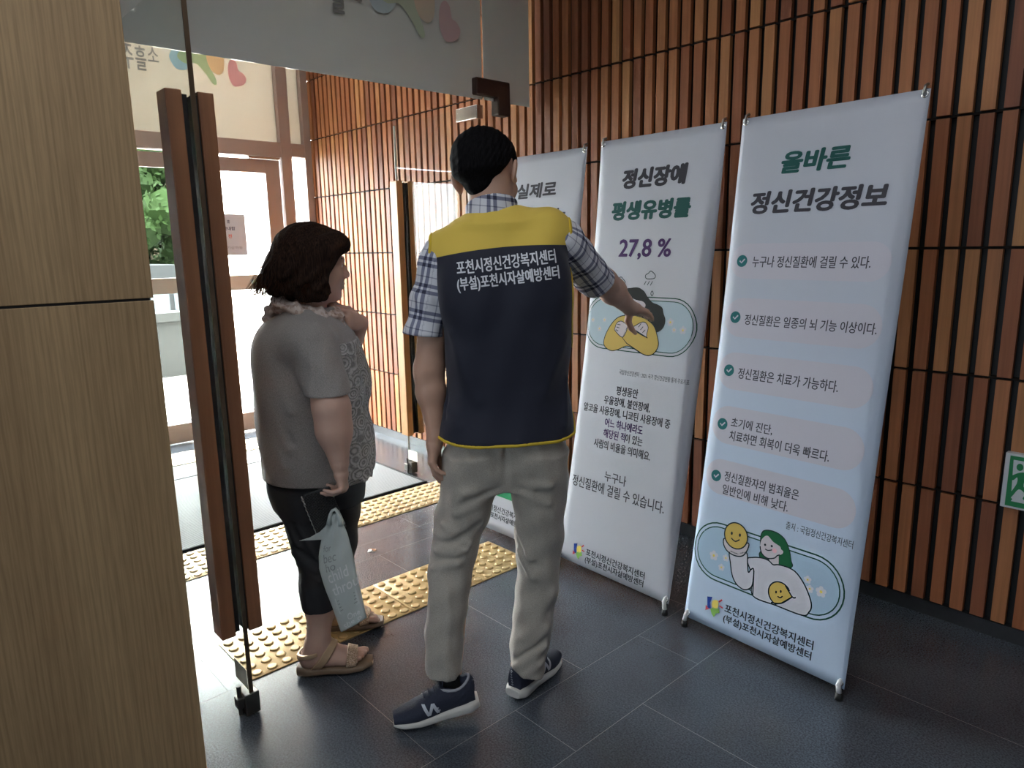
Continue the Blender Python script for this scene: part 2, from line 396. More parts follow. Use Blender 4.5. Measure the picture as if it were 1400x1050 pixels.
# ---- inner glazing: transom and side light with white film, seen from behind (mirrored)
tr = MB()
tr.box((DX-0.006, -2.440, 2.118), (DX+0.006, 0.45, 3.08), 0)          # transom pane
tr.box((DX-0.006, -2.768, 0.012), (DX+0.006, -2.452, 3.08), 0)          # narrow side light by the wall
w1 = structure(tr.build('window_1', m_glass))
fm = MB(); fm.box((DX+0.007, -2.440, 2.120), (DX+0.0085, 0.45, 3.08)); fm.box((DX+0.007, -2.768, 2.120), (DX+0.0085, -2.452, 3.08))
fm.build('frosted_film', m_film, w1)
def emblem_set(fn, y_text, parent_name, parent, zc, sc):
    inks = [m_fblue, m_fgreen, m_forange, m_fpink] if parent_name == 'outer' else [film_mat('film_veiled_ink', c_, 0.12) for c_ in ((.60, .70, .74), (.62, .71, .56), (.80, .70, .56), (.74, .58, .60))]  # inner inks paled towards the film colour, imitating print seen through it
    """petal emblem (heart, orange, green, blue) and the mirrored district name; y grows to the left in the picture"""
    A = Art(fn)
    blue = catmull([(-0.02, .05), (0.00, .15), (.05, .19), (.12, .17), (.20, .20), (.245, .155), (.20, .125), (.15, .13), (.135, .09), (.16, .03), (.12, -.045), (.05, -.05), (0.0, -.01)])
    green = catmull([(.10, .05), (.02, .14), (-.06, .20), (-.13, .23), (-.12, .10), (-.13, .02), (-.175, -.07), (-.185, -.12), (-.155, -.125), (-.09, -.04), (-.03, .01), (.05, .0)])
    orange = catmull([(-.13, .24), (-.10, .10), (-.13, .0), (-.20, -.05), (-.25, -.01), (-.26, .10), (-.25, .22), (-.19, .29)])
    heart = catmull([(-.315, -.115), (-.285, -.05), (-.29, .04), (-.325, .085), (-.36, .06), (-.372, .005), (-.405, -.012), (-.43, -.05), (-.41, -.095), (-.355, -.12)])
    for pts, mi in ((blue, 0), (orange, 2), (green, 1), (heart, 3)):
        A.poly([(sc*x, zc+sc*z) for x, z in pts], mi); A.up()
    A.mb.build('petal_emblem', inks, parent)
    B = Art(fn)
    for k, (ch, za, zb) in enumerate((('소', -.022, .072), ('흘', -.088, .068), ('주', -.088, .068))[:3 if parent_name == 'outer' else 2]):
        y0 = y_text + k*0.080
        B.text(ch, y0, zc+za, y0+0.070, zc+zb, 0, 0.012, mirror=True)
    B.mb.build('lettering', [m_fgrey], parent)
emblem_set(lambda y, z, k: (DX+0.0065-0.0134-0.0004*k, -1.93+y, z), 0.165, 'inner', w1, 2.455, 0.86)
hc = MB()   # dark brown corner fitting at the head of the open right leaf
hc.box((DX-0.028, -2.60, 2.135), (DX+0.028, -2.375, 2.215), 0, 0.008); hc.box((DX-0.0285, -2.60, 2.05), (DX+0.0285, -2.515, 2.2), 0, 0.008)
hc.build('corner_fitting', m_brown, w1)
fx = MB(); fx.box((DX-0.006, -0.64, 0.012), (DX+0.006, 0.45, 2.11))
w2 = structure(fx.build('window_2', m_glass))

# ---- frameless glass leaves, both standing open
def leaf(name, x_free, x_hinge, y, wood, hz0, hz1, top):
    lo, hi = min(x_free, x_hinge), max(x_free, x_hinge)
    sgn = 1 if x_hinge > x_free else -1
    b = MB(); b.box((lo+0.002, y-0.006, 0.012), (hi, y+0.006, top), 0)
    d = structure(b.build(name, [m_glass]))
    e = MB(); xe = x_free+sgn*0.0
    e.box((min(xe, xe+sgn*0.004), y-0.0062, 0.012), (max(xe, xe+sgn*0.004), y+0.0062, top), 0)
    e.build('glass_edge', m_gedge2 if sgn > 0 else m_gedge3, d)
    hx0, hx1 = x_free+sgn*0.022, x_free+sgn*0.092
    for side in (1, -1):
        w_ = MB(); ys = sorted((y+side*0.020, y+side*0.062)); w_.box((min(hx0, hx1), ys[0], hz0), (max(hx0, hx1), ys[1], hz1), 0, 0.003)
        hb = w_.build('handle_bar', wood, d)
        q = MB(); ys = sorted((y+side*0.0065, y+side*0.0195)); q.box((min(hx0, hx1)+0.006, ys[0], hz0+0.01), (max(hx0, hx1)-0.006, ys[1], hz1-0.01), 0)
        for zz in (hz0+0.35, (hz0+hz1)/2, hz1-0.35): q.cyl((hx0+sgn*0.035, y+side*0.0065, zz), (hx0+sgn*0.035, y+side*0.0205, zz), 0.012)
        q.build('mounting_channel', m_black, hb)
    p = MB()   # lock fitting at the free bottom corner
    px0, px1 = sorted((x_free-sgn*0.004, x_free+sgn*0.16))
    pp = sorted((x_free-sgn*0.006, x_free+sgn*0.055))
    p.box((pp[0], y-0.022, 0.006), (pp[1], y+0.022, 0.075), 0, 0.003)
    p.cyl((x_free+sgn*0.02, y+0.030, 0.004), (x_free+sgn*0.02, y+0.030, 0.10), 0.007); p.box((x_free+sgn*0.005-0.0, y+0.02, 0.03), (x_free+sgn*0.035, y+0.042, 0.065), 0, 0.003)
    p.lathe([(0.016, 0), (0.016, 0.006), (0.010, 0.008)], (x_free+sgn*0.040, y+0.022, 0.04), 'Y')
    p.build('lock_fitting', m_dsteel, d)
    st = MB(); ss = sorted((x_free+sgn*0.006, x_free+sgn*0.10)); st.box((ss[0], y+0.0062, 0.085), (ss[1], y+0.0072, 0.15)); st.build('maker_sticker', m_sticker, d)
    t = MB(); hs = sorted((x_hinge, x_hinge-sgn*0.17)); t.box((hs[0], y-0.02, top-0.062), (hs[1], y+0.02, top+0.002), 0, 0.002); t.box((hs[0], y-0.02, 0.006), (hs[1], y+0.02, 0.07), 0, 0.002)
    t.build('pivot_patch', m_chrome, d)
    return d
m_gedge2 = mat('bronze_glass_edge', (0.16, 0.11, 0.07), 0.3, 0.6)
m_gedge3 = mat('pale_glass_edge', (0.62, 0.64, 0.60), 0.3)
m_sticker = mat('pale_sticker', (0.75, 0.72, 0.62), 0.6)
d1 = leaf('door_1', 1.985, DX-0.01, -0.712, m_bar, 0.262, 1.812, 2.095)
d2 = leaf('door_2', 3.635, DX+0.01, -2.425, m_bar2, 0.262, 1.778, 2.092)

# ---- outer framed doors and glazing
of = MB()
def bar(y0, y1, z0, z1, dx=0.05, mi=0): of.box((OX-dx, y0, z0), (OX+dx, y1, z1), mi, 0.003)
bar(-2.80, -2.742, 0, 3.08); bar(-2.632, -2.545, 0, 3.08); bar(-0.45, -0.36, 0, 3.08)
bar(-2.742, -2.632, 2.105, 2.205); bar(-2.545, -0.45, 2.095, 2.205)
bar(-2.742, -0.45, 3.02, 3.08, 0.045); bar(-2.742, -2.632, 0.0, 0.10, 0.045)
o_fr = structure(of.build('window_3', [m_bronze]))
gl = MB()
for y0, y1 in ((-2.742, -2.632), (-2.545, -0.45)): gl.box((OX-0.005, y0, 2.205), (OX+0.005, y1, 3.02))
gl.build('transom_glass', m_glass, o_fr)
gl = MB()
for y0, y1 in ((-2.742, -2.632),): gl.box((OX-0.005, y0, 0.1), (OX+0.005, y1, 2.105))
gl.build('side_glass', m_glass, o_fr)
ff = MB()
for y0, y1 in ((-2.742, -2.632), (-2.545, -0.45)): ff.box((OX+0.0055, y0, 2.205), (OX+0.007, y1, 3.02))
ff.build('frosted_film', m_film2 if False else film_mat('cream_frosted_film', (0.62, 0.565, 0.50), 0.19), o_fr)
emblem_set(lambda y, z, k: (OX-0.006-0.0005*k, -1.95+y, z), 0.213, 'outer', o_fr, 2.688, 0.9)

def framed_door(name, y0, y1, hinge_right):
    z0, z1 = 0.012, 2.075; t = 0.022
    b = MB()
    b.box((OX-t, y0, z0), (OX+t, y0+0.115, z1), 0, 0.002); b.box((OX-t, y1-0.095, z0), (OX+t, y1, z1), 0, 0.002)
    b.box((OX-t, y0+0.115, z1-0.10), (OX+t, y1-0.095, z1), 0); b.box((OX-t, y0+0.115, z0), (OX+t, y1-0.095, z0+0.14), 0)
    d = structure(b.build(name, m_bronze))
    r = MB(); r.box((OX-t*0.8, y0+0.115, 1.105), (OX+t*0.8, y1-0.095, 1.215)); r.build('push_band', mat('cream_push_band', (0.62, 0.56, 0.49), 0.5), d)
    g_ = MB(); g_.box((OX-0.004, y0+0.115, z0+0.14), (OX+0.004, y1-0.095, 1.105)); g_.box((OX-0.004, y0+0.115, 1.215), (OX+0.004, y1-0.095, z1-0.10)); g_.build('pane', m_glass, d)
    c_ = MB(); yh = y0+0.05 if hinge_right else y1-0.05
    c_.box((OX-0.05, min(yh, yh+0.0)-0.045, z1+0.002), (OX+0.03, yh+0.20, z1+0.017), 0); c_.cyl((OX-0.03, yh, z1+0.003), (OX-0.03, yh, z1+0.018), 0.014); c_.build('door_closer_arm', m_chrome, d)
    h = MB()
    for zz in (1.03, 0.40, 1.30, 1.62): h.box((OX-t-0.004, y0+0.108, zz-0.012), (OX-t+0.004, y0+0.118, zz+0.012))
    h.build('glazing_clip', m_grey, d)
    A = Art(lambda y, z, k: (OX-t*0.8-0.0006*k, y, z)); yc, zc, q = (y0+y1)/2-0.30 if hinge_right else (y0+y1)/2, 1.158, 0.16
    for pts, mi in (([(0.0, .05), (.05, .19), (.2, .17), (.16, .03), (.08, -.05)], 0), ([(-.13, .24), (-.10, .1), (-.13, 0), (-.22, -.03), (-.25, .15)], 2), ([(.1, .05), (-.06, .2), (-.12, .1), (-.18, -.12), (-.05, 0)], 1), ([(-.31, -.1), (-.29, .04), (-.36, .06), (-.42, -.04), (-.36, -.11)], 3)):
        A.poly([(yc+q*x, zc-0.01+q*z) for x, z in catmull(pts)], mi); A.up()
    A.mb.build('petal_emblem', [m_fblue, m_fgreen, m_forange, m_fpink], d)
    return d
framed_door('door_3', -2.535, -1.395, True)
framed_door('door_4', -1.38, -0.46, False)

# notice sheet taped on the outer door
nt = MB(); nt.box((OX-0.007, -2.235, 1.365), (OX-0.0055, -2.02, 1.668))
no = nt.build('paper_notice', mat('bluish_paper', (0.62, 0.64, 0.72), 0.8), None)
tag(no, 'bluish white paper notice taped to the glass of the outer door', 'notice')
A = Art(lambda y, z, k: (OX-0.0072-0.0004*k, y, z))
A.text('휴', -2.12, 1.598, -2.098, 1.625, 0, 0.03, mirror=True); A.text('안내함', -2.155, 1.548, -2.065, 1.576, 0, 0.03, mirror=True); A.text('전', -2.125, 1.492, -2.098, 1.520, 1, 0.03, mirror=True); A.text('기상하동', -2.20, 1.41, -2.08, 1.432, 2, 0.02, mirror=True)
A.mb.build('lettering', [mat('ink_dark', (0.12, 0.12, 0.2), 0.8), mat('ink_red', (0.75, 0.2, 0.2), 0.8), mat('ink_grey', (0.35, 0.35, 0.42), 0.8)], no)

# ---- floor fittings
def tactile(name, x0, x1, y0, y1, col, label):
    m = mat(name+'_metal', col, 0.36, 0.25, noise=0.12, nscale=9)
    n_ = round((y1-y0)/0.3); b = MB(); st_ = (y1-y0)/n_
    for k in range(n_):
        ya = y0+k*st_
        b.box((x0, ya+0.001, 0.0), (x1, ya+st_-0.001, 0.004), 0, 0.001)
        for i in range(6):
            for j in range(6):
                b.lathe([(0.0178, 0), (0.0168, 0.0032), (0.0138, 0.0056), (0.0, 0.0062)], (x0+(i+0.5)*(x1-x0)/6, ya+(j+0.5)*st_/6, 0.0038), 'Z', 14)
    o = sharp(b.build(name, m), 30)
    return tag(o, label, 'tactile paving', 'dotted tactile paving strips')
tactile('tactile_paving', 2.157, 2.457, -2.07, -0.78, (0.62, 0.44, 0.20), 'yellow dotted tactile paving strip closest to the camera, under the woman')
tactile('tactile_paving', 3.060, 3.360, -2.70, -0.60, (0.66, 0.50, 0.28), 'yellow dotted tactile paving strip along the near edge of the grey mat')
tactile('tactile_paving', 4.86, 5.16, -2.70, 0.0, (0.62, 0.52, 0.38), 'dotted tactile paving strip just inside the outer framed doors')
def matmat():
    m, n, l, b = new_mat('ribbed_grey_carpet')
    tc = n.new('ShaderNodeTexCoord'); wv = n.new('ShaderNodeTexWave'); wv.bands_direction = 'X'; wv.inputs['Scale'].default_value = 22; wv.inputs['Distortion'].default_value = 1.5
    l.new(tc.outputs['Object'], wv.inputs['Vector']); rp = ramp(n, [(0.2, (0.17, 0.175, 0.18)), (0.8, (0.36, 0.365, 0.37))]); l.new(wv.outputs['Fac'], rp.inputs['Fac'])
    l.new(rp.outputs['Color'], b.inputs['Base Color']); b.inputs['Roughness'].default_value = 0.95
    bp = n.new('ShaderNodeBump'); bp.inputs['Strength'].default_value = 0.5; bp.inputs['Distance'].default_value = 0.003; l.new(wv.outputs['Fac'], bp.inputs['Height']); l.new(bp.outputs['Normal'], b.inputs['Normal'])
    return m
mm = MB(); mm.box((3.40, -2.36, 0.0), (4.52, 0.3, 0.009), 0, 0.003)
ent = tag(mm.build('entrance_mat', matmat()), 'large ribbed grey entrance mat in the vestibule between the doors', 'mat')
me_ = MB(); me_.box((3.385, -2.38, 0.0), (3.40, 0.32, 0.011), 0, 0.002); me_.box((3.4, -2.375, 0.0), (4.52, -2.36, 0.011), 0, 0.002); me_.box((4.52, -2.375, 0.0), (4.535, 0.32, 0.011), 0, 0.002)
me_.build('rubber_border', m_rubber, ent)
ds = MB(); ds.lathe([(0.020, 0), (0.019, 0.003), (0.012, 0.005), (0.010, 0.006), (0.0, 0.0065)], (2.765, -1.613, 0), 'Z')
tag(sharp(ds.build('floor_stud', m_chrome)), 'small round metal stud set in the floor between the tactile strips', 'stud')

# ---- green running-man exit sign on the slats
ex = MB(); X0, X1, Z0, Z1 = 0.190, 0.575, 0.497, 0.688
ex.box((X0, WALL_Y+0.0005, Z0), (X1, WALL_Y+0.028, Z1), 0, 0.002)
exo = ex.build('exit_sign', mat('sign_white', (0.62, 0.63, 0.66), 0.5)); tag(exo, 'green and white running man exit sign low on the slatted wall', 'exit sign')
A = Art(lambda u, v, k: (X1-u, WALL_Y+0.0285+0.0004*k, Z0+v))
m_sg = mat('sign_green', (0.012, 0.23, 0.075), 0.5); m_sw = mat('sign_pale', (0.66, 0.70, 0.72), 0.5)
A.poly([(0.014, 0.008), (0.371, 0.008), (0.371, 0.183), (0.014, 0.183)], 0); A.up()
A.poly([(0.030, 0.026), (0.19, 0.026), (0.19, 0.170), (0.024, 0.170)], 1); A.up()
A.disc((0.044, 0.148), 0.0095, 0, 0.0125)
A.poly(catmull([(0.042, 0.128), (0.064, 0.132), (0.085, 0.112), (0.080, 0.105), (0.066, 0.117), (0.060, 0.085), (0.078, 0.062), (0.070, 0.040), (0.062, 0.043), (0.066, 0.060), (0.048, 0.072), (0.030, 0.040), (0.022, 0.044), (0.040, 0.088), (0.040, 0.112), (0.030, 0.100), (0.018, 0.102), (0.020, 0.110)], True, 4), 0)
A.poly([(0.020, 0.026), (0.030, 0.026), (0.034, 0.034), (0.026, 0.040)], 0)
A.poly([(0.10, 0.026), (0.19, 0.026), (0.19, 0.170), (0.10, 0.170)], 0); A.up()
A.poly([(0.11, 0.04), (0.165, 0.04), (0.165, 0.158), (0.11, 0.158)], 1)
A.mb.build('pictogram', [m_sg, m_sw], exo)

# ------------------------------------------------------------------ outdoors
gd = MB(); gd.box((6.2, -40, -0.12), (10.5, 30, -0.02)); gd.box((10.5, -40, -0.9), (60, 30, -0.62)); gd.box((10.3, -40, -0.9), (10.5, 30, -0.02))
structure(gd.build('ground', mat('pale_paving', (0.34, 0.33, 0.31), 0.8, noise=0.15, nscale=3)))
ew = MB(); ew.box((7.4, -9.0, -0.02), (7.7, -2.42, 4.2)); ew.box((7.36, -9.0, 2.2), (7.4, -2.42, 2.3), 0)
structure(ew.build('wall_exterior', mat('white_render', (0.82, 0.80, 0.74), 0.8)))
rw = MB(); rw.box((8.6, -3.0, -0.02), (8.8, 4.0, 0.62)); rw.box((8.55, -3.0, 0.62), (8.85, 4.0, 0.72)); structure(rw.build('wall_ramp', mat('concrete_grey', (0.022, 0.022, 0.021), 0.85, noise=0.1)))
def tree(loc, h, r, seed, label):
    rnd = np.random.default_rng(seed)
    root = empty('leafy_tree', loc, label, 'tree', 'trees across the car park')
    t = MB(); t.tube([(0, 0, 0), (0.1, 0.05, h*0.3), (0.0, 0.1, h*0.62), (0.1, 0, h*0.85)], [0.22, 0.18, 0.12, 0.05])
    for k in range(6):
        a = k*1.05; t.tube([(0, 0.05, h*0.35+0.08*k*h), (r*0.6*math.cos(a), r*0.6*math.sin(a), h*0.55+0.07*k*h)], [0.08, 0.02], 8)
    t.build('trunk', mat('bark', (0.13, 0.10, 0.07), 0.9, noise=0.3, nscale=8), root)
    f = MB(); core = []; cs = [(rnd.normal(0, r*0.45), rnd.normal(0, r*0.45), h*rnd.uniform(0.24, 0.96), rnd.uniform(0.40, 0.66)*r*0.6) for _ in range(52)]
    for cx, cy, cz, cr in cs:
        bm = bmesh.new(); bmesh.ops.create_icosphere(bm, subdivisions=2, radius=cr*0.72)
        for v_ in bm.verts: v_.co = Vector((v_.co.x, v_.co.y, v_.co.z*0.75))*(1+0.18*math.sin(9*v_.co.x/cr+7*v_.co.z/cr))+Vector((cx, cy, cz))
        f.bm(bm)
        for _ in range(260):
            v = rnd.normal(size=3); v /= np.linalg.norm(v); p = np.array([cx, cy, cz])+v*cr*rnd.uniform(0.6, 1.0)*np.array([1, 1, 0.75])
            a = rnd.normal(size=3); a /= np.linalg.norm(a); b = np.cross(a, v); b /= np.linalg.norm(b)+1e-6; s_ = 0.075
            f.add([p-a*s_, p+b*s_*0.5, p+a*s_, p-b*s_*0.5], [(0, 1, 2, 3)])
    f.build('foliage', mat('leaf_green', (0.0075, 0.0165, 0.003), 0.8, spec=0.1, noise=0.5, nscale=1.5), root)
tree((15.8, -4.75, -0.62), 4.7, 1.9, 1, 'green leafy tree seen through the glass, just left of the door handle')
tree((23.5, -6.3, -0.62), 6.0, 2.9, 2, 'green leafy tree further back, glimpsed beside the wooden door handle')
def van(loc):
    root = empty('parked_van', loc, 'pale van parked outside, glimpsed through the glass door below the trees', 'van')
    prof = catmull([(-2.1, 0.35), (-2.15, 0.9), (-1.9, 1.05), (-1.35, 1.15), (-0.75, 1.72), (0.4, 1.82), (1.9, 1.76), (2.12, 1.2), (2.15, 0.4)], False, 5)
    prof = prof+[(2.1, 0.28), (-2.1, 0.28)]
    b = MB(); n = len(prof); vs = [(-0.82, y, z) for y, z in prof]+[(0.82, y, z) for y, z in prof]
    tri = tessellate_polygon([[Vector((y, z, 0)) for y, z in prof]])
    b.add(vs, [(i, (i+1) % n, n+(i+1) % n, n+i) for i in range(n)]+[tuple(t) for t in tri]+[tuple(n+i for i in t[::-1]) for t in tri])
    sharp(b.build('body', mat('van_silver', (0.020, 0.021, 0.022), 0.6, spec=0.1), root), 35)
    g_ = MB()
    for y0, y1 in ((-0.72, 0.15), (0.22, 1.0), (1.07, 1.8)): g_.box((-0.832, y0, 1.12), (-0.815, y1, 1.6))
    g_.build('window', mat('dark_car_glass', (0.04, 0.05, 0.06), 0.1), root)
    for y in (-1.35, 1.35):
        w_ = MB(); w_.lathe([(0.31, 0), (0.31, 0.18), (0.2, 0.2), (0.19, 0.185), (0.0, 0.185)][::-1], (-0.68, y, 0.31), 'X'); w_.build('wheel', m_rubber, root); w_ = MB(); w_.lathe([(0.31, 0), (0.31, 0.18)], (0.56, y, 0.31), 'X'); w_.build('wheel', m_rubber, root)
    t = MB(); t.box((-0.84, 1.78, 0.78), (-0.815, 2.05, 1.1)); t.build('tail_lamp', mat('red_lamp', (0.03, 0.002, 0.002), 0.6, spec=0.1), root)
    return root
van((12.6, -3.78, -0.62))
# ------------------------------------------------------------------ roll-out banner stands on X frames
m_sheet = mat('white_banner_fabric', (0.50, 0.52, 0.58), 0.55, noise=0.02, nscale=300)
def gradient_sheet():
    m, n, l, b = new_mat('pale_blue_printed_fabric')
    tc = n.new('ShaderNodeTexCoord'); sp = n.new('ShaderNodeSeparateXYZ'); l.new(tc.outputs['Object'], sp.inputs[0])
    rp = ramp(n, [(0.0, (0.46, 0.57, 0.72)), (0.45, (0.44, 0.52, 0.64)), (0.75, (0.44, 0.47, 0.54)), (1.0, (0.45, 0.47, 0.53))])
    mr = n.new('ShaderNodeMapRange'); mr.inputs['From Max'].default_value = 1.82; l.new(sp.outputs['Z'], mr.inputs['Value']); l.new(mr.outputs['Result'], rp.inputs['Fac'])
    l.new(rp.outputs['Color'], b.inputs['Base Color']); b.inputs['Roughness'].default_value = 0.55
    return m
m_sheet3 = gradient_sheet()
m_tg = mat('print_charcoal', (0.050, 0.048, 0.058), 0.6); m_tk = mat('print_black', (0.02, 0.022, 0.03), 0.6)
m_tgr = mat('print_green', (0.018, 0.088, 0.078), 0.6); m_tp = mat('print_purple', (0.065, 0.028, 0.115), 0.6)
m_teal = mat('print_teal', (0.022, 0.145, 0.15), 0.6); m_pill = mat('print_pill', (0.50, 0.49, 0.555), 0.6)
m_sky = mat('print_sky_blue', (0.36, 0.49, 0.62), 0.6); m_dkg = mat('print_dark_green', (0.012, 0.07, 0.045), 0.6)
m_hairg = mat('print_hair_green', (0.012, 0.115, 0.045), 0.6); m_skin2 = mat('print_pink_white', (0.55, 0.50, 0.535), 0.6)
m_shirtw = mat('print_cream_white', (0.55, 0.545, 0.60), 0.6); m_yel = mat('print_yellow', (0.56, 0.40, 0.10), 0.6)
m_ink = mat('print_outline', (0.015, 0.03, 0.035), 0.6); m_pink = mat('print_blush', (0.75, 0.42, 0.48), 0.6)
m_lb = mat('print_logo_blue', (0.02, 0.06, 0.30), 0.6); m_lr = mat('print_logo_red', (0.62, 0.08, 0.10), 0.6); m_lg = mat('print_logo_green', (0.26, 0.50, 0.12), 0.6); m_ly = mat('print_logo_yellow', (0.82, 0.65, 0.15), 0.6)
m_hairk = mat('print_hair_black', (0.014, 0.016, 0.016), 0.6); m_sky2 = mat('print_pale_aqua', (0.42, 0.53, 0.60), 0.6); m_band = mat('print_band_green', (0.03, 0.28, 0.12), 0.6)
m_wp = mat('white_plastic', (0.72, 0.72, 0.72), 0.35)
m_pole = mat('black_fibre_pole', (0.02, 0.02, 0.022), 0.4)

def banner(BL, yaw, lean, curl, label):
    """sheet 0.6 x 1.8 m; BL = bottom left corner in world; u to the right in the picture"""
    e = Vector((-math.cos(yaw), -math.sin(yaw), 0)); nin = Vector((math.sin(yaw), -math.cos(yaw), 0))
    w = Vector((0, 0, math.cos(lean)))+nin*math.sin(lean); nout = w.cross(e)*1.0
    if nout.y < 0: nout = -nout
    B = Vector(BL); W, H = 0.6, 1.8
    base = B+e*0.3; base.z = 0.0
    root = empty('banner_stand', base, label, 'banner', 'standing banners by the slatted wall')
    def P(u, v, k=0):
        side = max(0.0, 0.045-min(u, W-u))/0.045
        vv = (v/H)*(1-v/H)*4
        off = -curl*side*side*vv + 0.0022*math.sin(v*4.0+u*3.0)*0.0
        inset = 0.004*vv*(1 if u < W/2 else -1)*(abs(u-W/2)/(W/2))**2
        return B+e*(u+inset)+w*v+nout*(0.0006+0.00012*k+off if k else off)-base
    sh = MB(); nu, nv = 40, 48; us = [W*i/nu for i in range(nu+1)]; vs_ = [H*j/nv for j in range(nv+1)]
    sh.add([P(u, v) for v in vs_ for u in us], [(j*(nu+1)+i, j*(nu+1)+i+1, (j+1)*(nu+1)+i+1, (j+1)*(nu+1)+i) for j in range(nv) for i in range(nu)])
    return root, P, sh, e, w, nout, B-base
def finish_banner(root, P, sh, e, w, nout, B, sheet_mat):
    so = sh.build('sheet', sheet_mat, root, True)
    sm = so.modifiers.new('thickness', 'SOLIDIFY'); sm.thickness = 0.0008; sm.offset = -1 if True else 0
    for u, v in ((0.014, 1.786), (0.586, 1.786), (0.014, 0.016), (0.586, 0.016)):
        c_ = P(u, v, 1); gm = MB()
        ring = []; n = 20
        for rr, zz in ((0.0105, 0.0004), (0.009, 0.0022), (0.006, 0.0022), (0.0045, 0.0004)):
            ring.append([c_+e*rr*math.cos(2*math.pi*k/n)+w*rr*math.sin(2*math.pi*k/n)+nout*zz for k in range(n)])
        gm.add([p for r_ in ring for p in r_], [(i*n+k, i*n+(k+1) % n, (i+1)*n+(k+1) % n, (i+1)*n+k) for i in range(3) for k in range(n)])
        gm.build('eyelet', m_chrome, so, True)
    hub = B+e*0.3+w*0.86-nout*0.10
    hb = MB(); hb.tube([hub-w*0.05, hub+w*0.05], 0.022, 14); hb.build('hub', m_pole, root)
    for u, v in ((0.014, 1.786), (0.586, 1.786)):
        a = P(u, v, 1); t = MB()
        t.tube([hub+w*0.03, hub+(a-hub)*0.5-nout*0.03, a-nout*0.012+w*0.02], [0.006, 0.0055, 0.004], 10)
        arm = t.build('arm', m_pole, root, True)
        k = MB(); k.tube([a-nout*0.012+w*0.030, a+nout*0.004+w*0.022, a+nout*0.008+w*0.006, a+nout*0.003-w*0.003], [0.005, 0.0045, 0.004, 0.003], 10); k.build('hook', m_steel, arm, True)
    for u in (0.014, 0.586):
        a = P(u, 0.016, 1); foot = a+nout*0.012+e*(0.004 if u > 0.3 else -0.004); foot.z = 0.0
        t = MB(); t.tube([hub-w*0.03, hub+(a-hub)*0.5-nout*0.02, a-nout*0.014+w*0.01], [0.006, 0.0055, 0.005], 10); lg = t.build('leg', m_pole, root, True)
        k = MB(); k.tube([a-nout*0.014+w*0.012, a+nout*0.006+w*0.006, a+nout*0.012-w*0.006, Vector((foot.x, foot.y, 0.022))], [0.005, 0.0065, 0.008, 0.0085], 12); k.build('hook', m_wp, lg, True)
        f = MB(); f.tube([Vector((foot.x, foot.y, 0.0)), Vector((foot.x, foot.y, 0.024))], [0.0115, 0.0105], 14); f.build('rubber_tip', m_rubber, lg, True)
    back = hub-nout*0.20; back.z = 0.005
    back.y = max(back.y, WALL_Y+0.06-root.location.y)
    t = MB(); t.tube([hub-w*0.02-nout*0.01, back], [0.006, 0.006], 10); lg = t.build('leg', m_pole, root, True)
    return so
def logo(A, u0, v0, s, i0):
    """little person-flower mark: blue, red, yellow, green, red strokes. i0 = material index of blue"""
    q = lambda pts: [(u0+s*x, v0+s*y) for x, y in pts]
    A.poly(q([(.0, .052), (.021, .058), (.015, .033), (.021, .012), (.006, .012)]), i0)
    A.poly(q([(-.002, .020), (.015, .011), (-.001, .000)]), i0+1)
    A.up(); A.poly(q(catmull([(.024, .045), (.045, .052), (.047, .026), (.026, .020)])), i0+3)
    A.poly(q([(.018, .013), (.030, .022), (.053, .026), (.057, .012), (.043, .004), (.037, -.012), (.027, -.004)]), i0+2)
    A.line(q([(.049, .050), (.061, .062)]), .006*s, i0+1); A.line(q([(.053, .037), (.068, .034)]), .005*s, i0+1); A.layer -= 1
MATS = [m_tg, m_tk, m_tgr, m_tp, m_teal, m_pill, m_sky, m_dkg, m_hairg, m_skin2, m_shirtw, m_yel, m_ink, m_pink, m_lb, m_lr, m_lg, m_ly, m_hairk, m_sky2, m_band]
for m_ in MATS: m_.node_tree.nodes['Principled BSDF'].inputs['Specular IOR Level'].default_value = 0.15
G, K, GR, PU, TE, PI_, SK, DG, HG, SN, SW, YE, IN, BL_, LB, LR, LG, LY, HK, SA, BD = range(21)
def foot_text(A, u0, v1, v2, s=1.0):
    A.text('포천시정신건강복지센터', u0, v1, u0+0.327*s, v1+0.032*s, K, 0.022)
    A.text('(부설)포천시자살예방센터', u0-0.001, v2, u0+0.325*s, v2+0.034*s, K, 0.022)

# -- banner nearest the camera: five ticked statements
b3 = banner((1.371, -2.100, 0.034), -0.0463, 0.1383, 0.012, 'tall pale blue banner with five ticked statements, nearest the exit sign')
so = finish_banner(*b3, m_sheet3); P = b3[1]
A = Art(P)
A.text('올바른', .166, 1.598, .397, 1.670, GR, .048, .12); A.text('정신건강정보', .069, 1.470, .525, 1.546, G, .046, .12)
for (v, hh, lines) in ((1.312, .060, [('누구나 정신질환에 걸릴 수 있다.', .103, 1.291, .503, 1.329)]), (1.117, .068, [('정신질환은 일종의 뇌 기능 이상이다.', .100, 1.094, .549, 1.130)]),
                   (.930, .065, [('정신질환은 치료가 가능하다.', .100, .906, .456, .944)]), (.738, .067, [('초기에 진단,', .096, .732, .256, .768), ('치료하면 회복이 더욱 빠르다.', .095, .685, .458, .722)]),
                   (.550, .063, [('정신질환자의 범죄율은', .096, .540, .376, .576), ('일반인에 비해 낮다.', .095, .492, .345, .528)])):
    A.stadium_fill(.018, v-hh, .563, v+hh, PI_); A.up()
    A.disc((.062, v), .0205, TE); A.up(); A.line([(.053, v+.001), (.060, v-.006), (.072, v+.007)], .005, PI_)
    for t, u0, v0, u1, v1 in lines: A.text(t, u0, v0, u1, v1, G, .012, .06)
    A.layer -= 2
A.text('출처 : 국립정신건강복지센터', .346, .438, .568, .464, G, .0)
